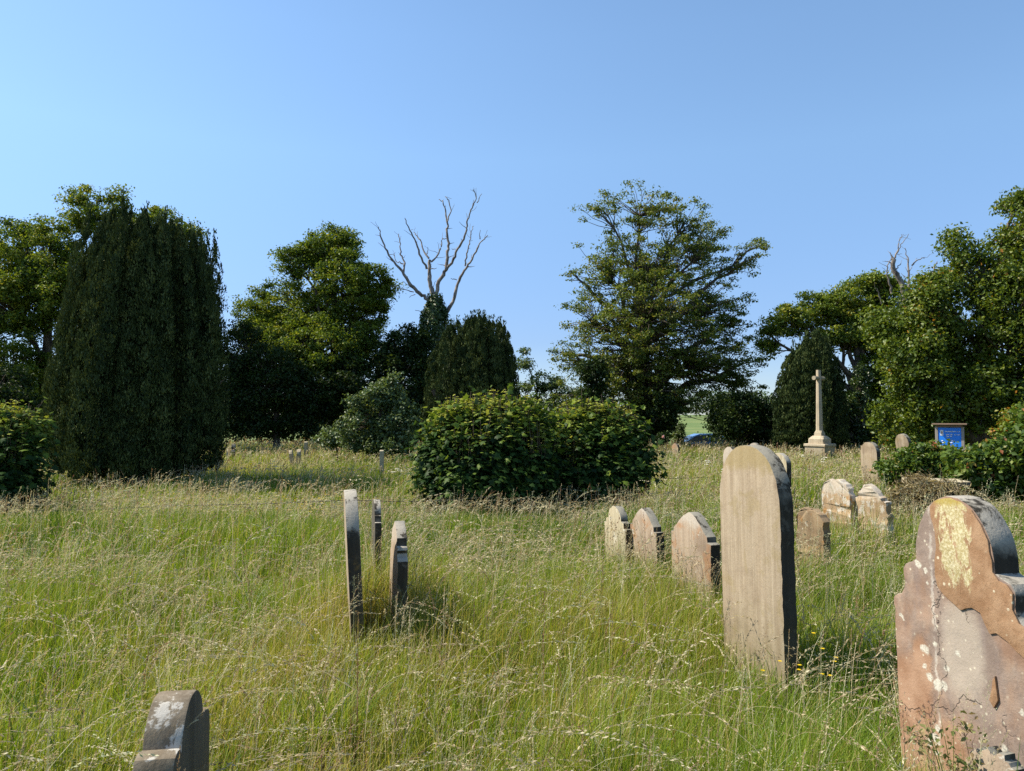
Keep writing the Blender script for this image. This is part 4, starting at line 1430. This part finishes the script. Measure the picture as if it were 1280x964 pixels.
def car():
    d = 48.6
    x = X(886, d)
    z0 = float(ground(x, d)) + .03
    paint, nt = new_mat('blue_car_paint')
    g = N(nt)
    p = g.finish((.10, .23, .48), .3, None, .5)
    p.inputs['Metallic'].default_value = .2
    p.inputs['Coat Weight'].default_value = .6
    glass, nt = new_mat('car_glass')
    g = N(nt)
    g.finish((.03, .04, .05), .08, None, .6)
    rub = simple_mat('tyre_rubber', (.025, .025, .026), .9)
    rimm = simple_mat('wheel_rim', (.45, .46, .48), .35, .5)
    red = simple_mat('tail_lamp', (.35, .02, .02), .3)
    root = empty('parked_car', (x, d, z0), 'blue car glimpsed through the gap under the beech', 'car', None, 0)
    side = [(-2.0, .38), (-2.05, .72), (-1.9, .95), (-1.55, 1.02), (-1.2, 1.32), (-.75, 1.46), (.3, 1.47), (.75, 1.36), (1.25, 1.0), (1.85, .88), (2.05, .70), (2.05, .38),
            (1.65, .30), (1.62, .5), (1.45, .63), (1.22, .63), (1.05, .5), (1.02, .28), (-1.0, .28), (-1.04, .5), (-1.22, .63), (-1.45, .63), (-1.62, .5), (-1.65, .32)]
    bm = bmesh.new()
    N_ = len(side)
    rows = []
    for yy, tz in ((-.86, 1), (-.80, .0), (.80, .0), (.86, 1)):
        rows.append([bm.verts.new((a, yy * (1 - .16 * max(0, b - .95) / .5), b)) for a, b in side])
    rows[1], rows[2] = rows[1], rows[2]
    for i in range(3):
        for j in range(N_):
            bm.faces.new((rows[i][j], rows[i][(j + 1) % N_], rows[i + 1][(j + 1) % N_], rows[i + 1][j]))
    bm.faces.new(rows[0])
    bm.faces.new(list(reversed(rows[3])))
    bm_obj('body', bm, paint, root)
    for s in (-1, 1):
        for poly in ([(-1.42, 1.0), (-1.12, 1.28), (-.72, 1.39), (-.15, 1.40), (-.15, 1.0)], [(-.06, 1.0), (-.06, 1.40), (.28, 1.40), (.68, 1.30), (1.05, 1.0)]):
            bm = bmesh.new()
            f = [bm.verts.new((a, s * (.868 * (1 - .16 * max(0, b - .95) / .5)), b)) for a, b in poly]
            k = [bm.verts.new((a, s * (.84 * (1 - .16 * max(0, b - .95) / .5)), b)) for a, b in poly]
            bm.faces.new(f)
            bm.faces.new(list(reversed(k)))
            for i in range(len(poly)):
                bm.faces.new((f[i], f[(i + 1) % len(poly)], k[(i + 1) % len(poly)], k[i]))
            bm_obj('side_window', bm, glass, root)
    for nm, a, b in (('rear_window', (-1.52, 1.05), (-1.21, 1.32)), ('windscreen', (1.20, 1.05), (.78, 1.35))):
        bm = bmesh.new()
        sgn = -1 if nm == 'rear_window' else 1
        q = [bm.verts.new((px_ + sgn * .012, w, pz + .012)) for px_, pz, w in ((a[0], a[1], -.7), (a[0], a[1], .7), (b[0], b[1], .64), (b[0], b[1], -.64))]
        q2 = [bm.verts.new((v.co.x - sgn * .03, v.co.y, v.co.z - .03)) for v in q]
        bm.faces.new(q)
        bm.faces.new(list(reversed(q2)))
        for i in range(4):
            bm.faces.new((q[i], q[(i + 1) % 4], q2[(i + 1) % 4], q2[i]))
        bm_obj(nm, bm, glass, root)
    for wx in (-1.33, 1.33):
        for s in (-1, 1):
            w = bpy.data.objects.new('wheel', None)
            COL.objects.link(w)
            w.parent = root
            w.location = (wx, s * .78, .31)
            for nm, rr, th, mt in (('tyre', .31, .18, rub), ('rim', .19, .19, rimm)):
                bm = bmesh.new()
                bmesh.ops.create_cone(bm, cap_ends=True, segments=24, radius1=rr, radius2=rr, depth=th, matrix=Matrix.Rotation(R(90), 4, 'X'))
                bm_obj(nm, bm, mt, w)
    for s in (-1, 1):
        bm = bmesh.new()
        bm_box(bm, -2.0, s * .66, .82, .1, .22, .16, .02)
        bm_obj('tail_light', bm, red, root)


car()


def wire():
    A = Acc()
    m = simple_mat('rusty_wire', (.06, .05, .045), .7)
    P = []
    pts = [(40, 638, 9.3), (215, 632, 9.7), (440, 625, 10.2), (545, 626, 10.8), (700, 612, 12.4), (795, 597, 14.0), (885, 597, 14.6)]
    Q = np.array([at(*p) for p in pts])
    t = np.linspace(0, len(Q) - 1, 61)
    P = np.stack([np.interp(t, np.arange(len(Q)), Q[:, k]) for k in range(3)], -1)
    P[:, 2] -= .015 * np.abs(np.sin(t * math.pi))
    base = P[0].copy()
    tube(A, P, np.full(61, .0045), 5)
    o = link_mesh('fence_wire', A.mesh('fence_wire', True, base), m, None, base)
    tag(o, 'thin dark wire stretched low across the grass between the bushes', 'wire')


wire()


# ------------------------------------------------------------------ meadow grass
def wedge(n, y0, y1, power=1.0, extra=1.2, k=.74):
    y = np.sqrt(rng.random(n) * (y1 ** 2 - y0 ** 2) + y0 ** 2)
    x = (rng.random(n) * 2 - 1) * (y * k + extra)
    return x, y


def not_in_stone(x, y):
    ok = np.ones(len(x), bool)
    for fx, fy, a, w, t in FOOT:
        dx, dy = x - fx, y - fy
        u = dx * math.cos(a) + dy * math.sin(a)
        v = -dx * math.sin(a) + dy * math.cos(a)
        ok &= ~((np.abs(u) < w + .01) & (np.abs(v) < t))
    return ok


def height(x, y):
    h = .41 + .30 * (vnoise(x, y, 1.6, 301) - .5) + .20 * (vnoise(x, y, .5, 302) - .5)
    h = h - .05 * sstep(11, 16, y)
    h = h - .13 * sstep(9.2, 10.2, y) * (1 - sstep(13.5, 17, y))
    for fx, fy, a, w, t in FOOT:
        if 6 < fy < 12 and fx > 1.9:
            h = h + .24 * np.exp(-((x - fx + .2) ** 2 + (y - fy + .3) ** 2) / .40)
    for fx, fy in ((-1.08, 4.95), (1.35, 4.15)):         # thinner growth right at these two stones
        h = h - .12 * np.exp(-((x - fx) ** 2 + (y - fy) ** 2) / .18)
    h = h + .20 * np.exp(-((x + 1.14) ** 2 + (y - 6.05) ** 2) / .14)      # rank growth round the small middle stone
    return np.maximum(h, .12)


def tone_field(x, y):
    t = .46 + .55 * (vnoise(x, y, 2.4, 303) - .5) + .36 * (vnoise(x, y, .6, 304) - .5)
    t = t - .06 + .10 * sstep(13, 22, y)
    return t


def blades(acc, x, y, h, w, ldir, lean, tone, segs, face=None, power=2.0):
    n = len(x)
    z0 = ground(x, y)
    face = ldir + math.pi / 2 + rng.normal(0, .7, n) if face is None else face
    wx, wy = np.cos(face), np.sin(face)
    cols = []
    for i in range(segs + 1):
        t = i / segs
        off = lean * h * t ** power
        cx = x + np.cos(ldir) * off
        cy = y + np.sin(ldir) * off
        cz = z0 - .01 + h * (t - .32 * np.minimum(lean, 1.4) * t ** (power + .6))
        if i < segs:
            ww = w * (.75 + .25 * (1 - t)) * (1 - t ** 2.2 * .75) * .5
            cols.append(np.stack([cx - wx * ww, cy - wy * ww, cz], -1))
            cols.append(np.stack([cx + wx * ww, cy + wy * ww, cz], -1))
        else:
            cols.append(np.stack([cx, cy, cz], -1))
    k = 2 * segs + 1
    V = np.stack(cols, 1).reshape(-1, 3)
    b = (np.arange(n) * k)[:, None]
    fs = []
    for i in range(segs - 1):
        fs.append(np.concatenate([b + 2 * i, b + 2 * i + 1, b + 2 * i + 3, b + 2 * i + 2], 1))
    tri = np.concatenate([b + 2 * segs - 2, b + 2 * segs - 1, b + 2 * segs], 1)
    acc.add(V, fs + [tri], np.repeat(tone, k))


def stalk_curve(x, y, h, ldir, lean, t, power=2.6):
    """points at parameters t (n, m) on stalks"""
    off = (lean * h)[:, None] * t ** power
    z0 = ground(x, y)
    drp = (h * np.minimum(lean, 1.5))[:, None] * .42 * t ** (power + 1.2)
    return np.stack([x[:, None] + np.cos(ldir)[:, None] * off, y[:, None] + np.sin(ldir)[:, None] * off, z0[:, None] + h[:, None] * t - drp], -1)


def seedheads(acc, x, y, h, ldir, lean, tone, m, spl, spread, t0=.70):
    n = len(x)
    t = t0 + (1 - t0) * (np.arange(m)[None] + rng.random((n, m))) / m
    P = stalk_curve(x, y, h, ldir, lean, t)
    T = unit(stalk_curve(x, y, h, ldir, lean, t + .02) - P)
    rad = unit(rng.normal(size=(n, m, 3)))
    sh = np.sin((t - t0) / (1 - t0) * math.pi * .9 + .25)[..., None]
    sp = spread[:, None, None]
    P = P + rad * sp * sh * rng.random((n, m, 1))
    D = unit(T + rad * .45 + np.array([0, 0, -.25]))
    nr = unit(rng.normal(size=(n, m, 3)))
    tn = np.clip(tone[:, None] + rng.normal(0, .10, (n, m)), 0, 1)
    L = spl[:, None] * rng.uniform(.7, 1.3, (n, m))
    diamonds(acc, P.reshape(-1, 3), unit(np.cross(D, nr).reshape(-1, 3)), L.ravel(), .34, tn.ravel(), D.reshape(-1, 3), .06)


def build_meadow():
    G, Sd = Acc(), Acc()
    for (y0, y1, dens, wmul, segs) in ((1.0, 3.2, 7600, 1.0, 5), (3.2, 6.5, 4200, 1.2, 4), (6.5, 12, 1700, 1.9, 3), (12, 22, 560, 3.2, 3), (22, 46, 130, 6.0, 2)):
        area = (y1 ** 2 - y0 ** 2) * .74 + 2.4 * (y1 - y0)
        n = int(area * dens)
        x, y = wedge(n, y0, y1)
        ok = not_in_stone(x, y)
        x, y = x[ok], y[ok]
        n = len(x)
        hh = height(x, y) * rng.uniform(.45, 1.25, n)
        w = rng.uniform(.0026, .0058, n) * wmul
        ld = rng.normal(.2, 1.7, n)
        lean = np.abs(rng.normal(.28, .28, n))
        tn = tone_field(x, y) + rng.normal(0, .13, n)
        dry = rng.random(n) < .13
        tn = np.where(dry, rng.uniform(.78, 1.0, n), tn)
        tn = np.where(hh < height(x, y) * .6, tn + .05, tn)
        blades(G, x, y, hh, w, ld, lean, np.clip(tn, 0, 1), segs)
    # thick tufts
    x, y = wedge(230, 1.7, 13)
    k_ = not_in_stone(x, y)
    x, y = x[k_], y[k_]
    m = np.where(y < 5, 110, 60)
    tr = rng.uniform(.07, .18, len(x))
    tt_ = rng.uniform(.12, .62, len(x))
    th_ = rng.uniform(.85, 1.45, len(x))
    i_ = np.repeat(np.arange(len(x)), m)
    n = len(i_)
    a = rng.uniform(0, 2 * math.pi, n)
    r_ = np.sqrt(rng.random(n)) * tr[i_]
    xx, yy = x[i_] + np.cos(a) * r_, y[i_] + np.sin(a) * r_
    k_ = not_in_stone(xx, yy)
    xx, yy, a, i_ = xx[k_], yy[k_], a[k_], i_[k_]
    n = len(xx)
    blades(G, xx, yy, height(xx, yy) * th_[i_] * rng.uniform(.7, 1.15, n), rng.uniform(.004, .0075, n) * (1 + .06 * yy), a + rng.normal(0, .5, n),
           np.abs(rng.normal(.45, .25, n)), np.clip(tt_[i_] + rng.normal(0, .1, n), 0, 1), 5)
    # broad-leaved docks in loose groups
    x, y = wedge(2600, 1.4, 11)
    k_ = not_in_stone(x, y) & (vnoise(x, y, .9, 321) > .66)
    x, y = x[k_], y[k_]
    n = len(x)
    for rep_ in range(4):
        xx, yy = x + rng.normal(0, .03, n), y + rng.normal(0, .03, n)
        blades(G, xx, yy, rng.uniform(.26, .46, n), rng.uniform(.022, .042, n), rng.uniform(0, 2 * math.pi, n), np.abs(rng.normal(.55, .25, n)),
               np.clip(rng.normal(.22, .12, n), 0, 1), 5)
    x, y = wedge(260, 2.6, 14)
    k_ = not_in_stone(x, y) & (vnoise(x, y, 1.7, 322) > .5)
    x, y = x[k_], y[k_]
    n = len(x)
    h = rng.uniform(.6, .92, n)
    ld, ln = rng.uniform(0, 6.28, n), np.abs(rng.normal(.08, .08, n))
    blades(Sd, x, y, h, np.full(n, .006), ld, ln, np.full(n, .12), 4)
    seedheads(Sd, x, y, h, ld, ln, np.full(n, .05), 46, np.full(n, .014), np.full(n, .022), .55)
    # flowering stalks
    for (y0, y1, dens, sw, m, spl, segs) in ((1.3, 3.2, 150, .0024, 34, .011, 8), (3.2, 6.5, 140, .0030, 24, .015, 7), (6.5, 12, 80, .0045, 12, .024, 5),
                                             (12, 22, 44, .008, 6, .045, 4), (22, 44, 22, .014, 3, .09, 3)):
        area = (y1 ** 2 - y0 ** 2) * .74 + 2.4 * (y1 - y0)
        n = int(area * dens)
        x, y = wedge(n, y0, y1)
        keep = not_in_stone(x, y) & (rng.random(n) < .25 + 1.1 * vnoise(x, y, 1.3, 305) ** 1.5)
        x, y = x[keep], y[keep]
        n = len(x)
        sp_ = rng.random(n)
        h = (height(x, y) + .24 - .06 * sstep(10, 16, y)) * rng.uniform(.72, 1.22, n)
        ld = rng.normal(.1, 1.25, n)
        lean = np.where(sp_ < .45, np.abs(rng.normal(.55, .3, n)), np.abs(rng.normal(.18, .14, n)))
        kind_t = np.where(sp_ < .45, rng.normal(.60, .12, n), np.where(sp_ < .75, rng.normal(.90, .08, n), rng.normal(.32, .12, n)))
        red = rng.random(n) < .05
        kind_t = np.clip(np.where(red, .06, kind_t), 0, 1)
        # stalk ribbon shares the curve of the head
        t = np.broadcast_to(np.linspace(0, 1, segs + 1)[None], (n, segs + 1))
        C = stalk_curve(x, y, h, ld, lean, t)
        fa = rng.uniform(0, math.pi, n)
        W = np.stack([np.cos(fa), np.sin(fa), np.zeros(n)], -1)[:, None] * (sw * rng.uniform(.7, 1.2, n)[:, None, None] * (1 - .5 * t[..., None]) * .5)
        V = np.stack([C - W, C + W], 2).reshape(-1, 3)
        k = 2 * (segs + 1)
        b = (np.arange(n) * k)[:, None]
        fs = [np.concatenate([b + 2 * i, b + 2 * i + 1, b + 2 * i + 3, b + 2 * i + 2], 1) for i in range(segs)]
        Sd.add(V, fs, np.repeat(np.clip(kind_t * .6 + .32, 0, 1), k))
        spread = np.where(sp_ < .45, .016, np.where(sp_ < .75, .045, .008)) * (1 + .05 * y)
        spread = np.minimum(spread, .09)
        slen = np.where((sp_ >= .45) & (sp_ < .75), spl * .55, spl)
        seedheads(Sd, x, y, h, ld, lean, kind_t, m, slen, spread, .72)
        a_ = (sp_ >= .45) & (sp_ < .75)
        if m > 10 and a_.any():
            seedheads(Sd, x[a_], y[a_], h[a_], ld[a_], lean[a_], kind_t[a_], m, slen[a_], spread[a_], .74)
    # coarse arching heads that droop in loose pale drifts
    for (y0, y1, dens, sw, m, spl) in ((1.5, 3.4, 30, .0030, 40, .018), (3.4, 7, 26, .0038, 30, .022), (7, 13, 12, .006, 16, .035), (13, 24, 4, .010, 8, .06)):
        n = int(((y1 ** 2 - y0 ** 2) * .74 + 2.4 * (y1 - y0)) * dens)
        x, y = wedge(n, y0, y1)
        keep = not_in_stone(x, y) & (rng.random(n) < 1.6 * vnoise(x, y, 1.1, 311) ** 2 + .08)
        x, y = x[keep], y[keep]
        n = len(x)
        h = (height(x, y) + .34) * rng.uniform(.8, 1.25, n)
        ld = rng.choice([-.3, .5, 2.9, 1.6], n, p=[.4, .3, .2, .1]) + rng.normal(0, .5, n)
        lean = np.abs(rng.normal(.85, .3, n))
        tn = np.clip(rng.normal(.62, .14, n), 0, 1)
        t = np.broadcast_to(np.linspace(0, 1, 11)[None], (n, 11))
        C = stalk_curve(x, y, h, ld, lean, t)
        fa = rng.uniform(0, math.pi, n)
        W_ = np.stack([np.cos(fa), np.sin(fa), np.zeros(n)], -1)[:, None] * (sw * (1 - .5 * t[..., None]) * .5)
        V = np.stack([C - W_, C + W_], 2).reshape(-1, 3)
        b = (np.arange(n) * 22)[:, None]
        Sd.add(V, [np.concatenate([b + 2 * i, b + 2 * i + 1, b + 2 * i + 3, b + 2 * i + 2], 1) for i in range(10)], np.repeat(tn * .6 + .3, 22))
        seedheads(Sd, x, y, h, ld, lean, tn, m, np.full(n, spl), np.full(n, .013 + .002 * y0), .66)
    o = link_mesh('meadow_grass', G.mesh('meadow_grass'), M['grass'])
    tag(o, 'long green uncut meadow grass covering the churchyard', 'grass', kind='stuff')
    o = link_mesh('grass_seed_heads', Sd.mesh('grass_seed_heads'), M['seed'])
    tag(o, 'pale tan drooping seed heads and stalks above the grass', 'grass', kind='stuff')
    # wild flowers
    W = Acc()
    spots = [(1012, 832, 3.9, 12, .3, .0), (245, 640, 10.5, 40, .8, .0), (380, 637, 10.5, 90, .7, .0), (1045, 610, 9.5, 60, .7, .0), (790, 598, 16, 0, .8, .8)]
    for px, py, d, n, sc, tn in spots:
        c = at(px, py, d)
        for _ in range(n):
            x_, y_ = c[0] + rng.normal(0, sc * .35), d + rng.normal(0, sc * .5)
            z_ = float(ground(x_, y_)) + rng.uniform(.36, .56)
            k = 9
            a = np.linspace(0, 2 * math.pi, k, endpoint=False)
            D = np.stack([np.cos(a), np.sin(a), np.full(k, .25)], -1)
            diamonds(W, np.array([x_, y_, z_]) + D * .007, np.tile([0, 0, 1.], (k, 1)), .014, .45, rng.uniform(.1, .45), D)
    for px, py, d in ((885, 578, 16), (1030, 575, 20), (1000, 570, 20), (345, 580, 18), (498, 587, 15), (525, 600, 14), (905, 588, 13)):
        for j in range(3):
            c = at(px + rng.normal(0, 3), py + rng.normal(0, 2), d)
            k = 26
            D = unit(np.stack([rng.normal(size=k), rng.normal(size=k), np.full(k, .6)], -1))
            diamonds(W, c + D * np.array([.05, .05, .015]), np.tile([0, -.2, 1.], (k, 1)) + rng.normal(0, .3, (k, 3)), .022, .8, rng.uniform(.6, 1))
    o = link_mesh('wildflowers', W.mesh('wildflowers'), M['flower'])
    tag(o, 'scattered yellow and white wildflowers among the grass', 'wildflowers', kind='stuff')


build_meadow()
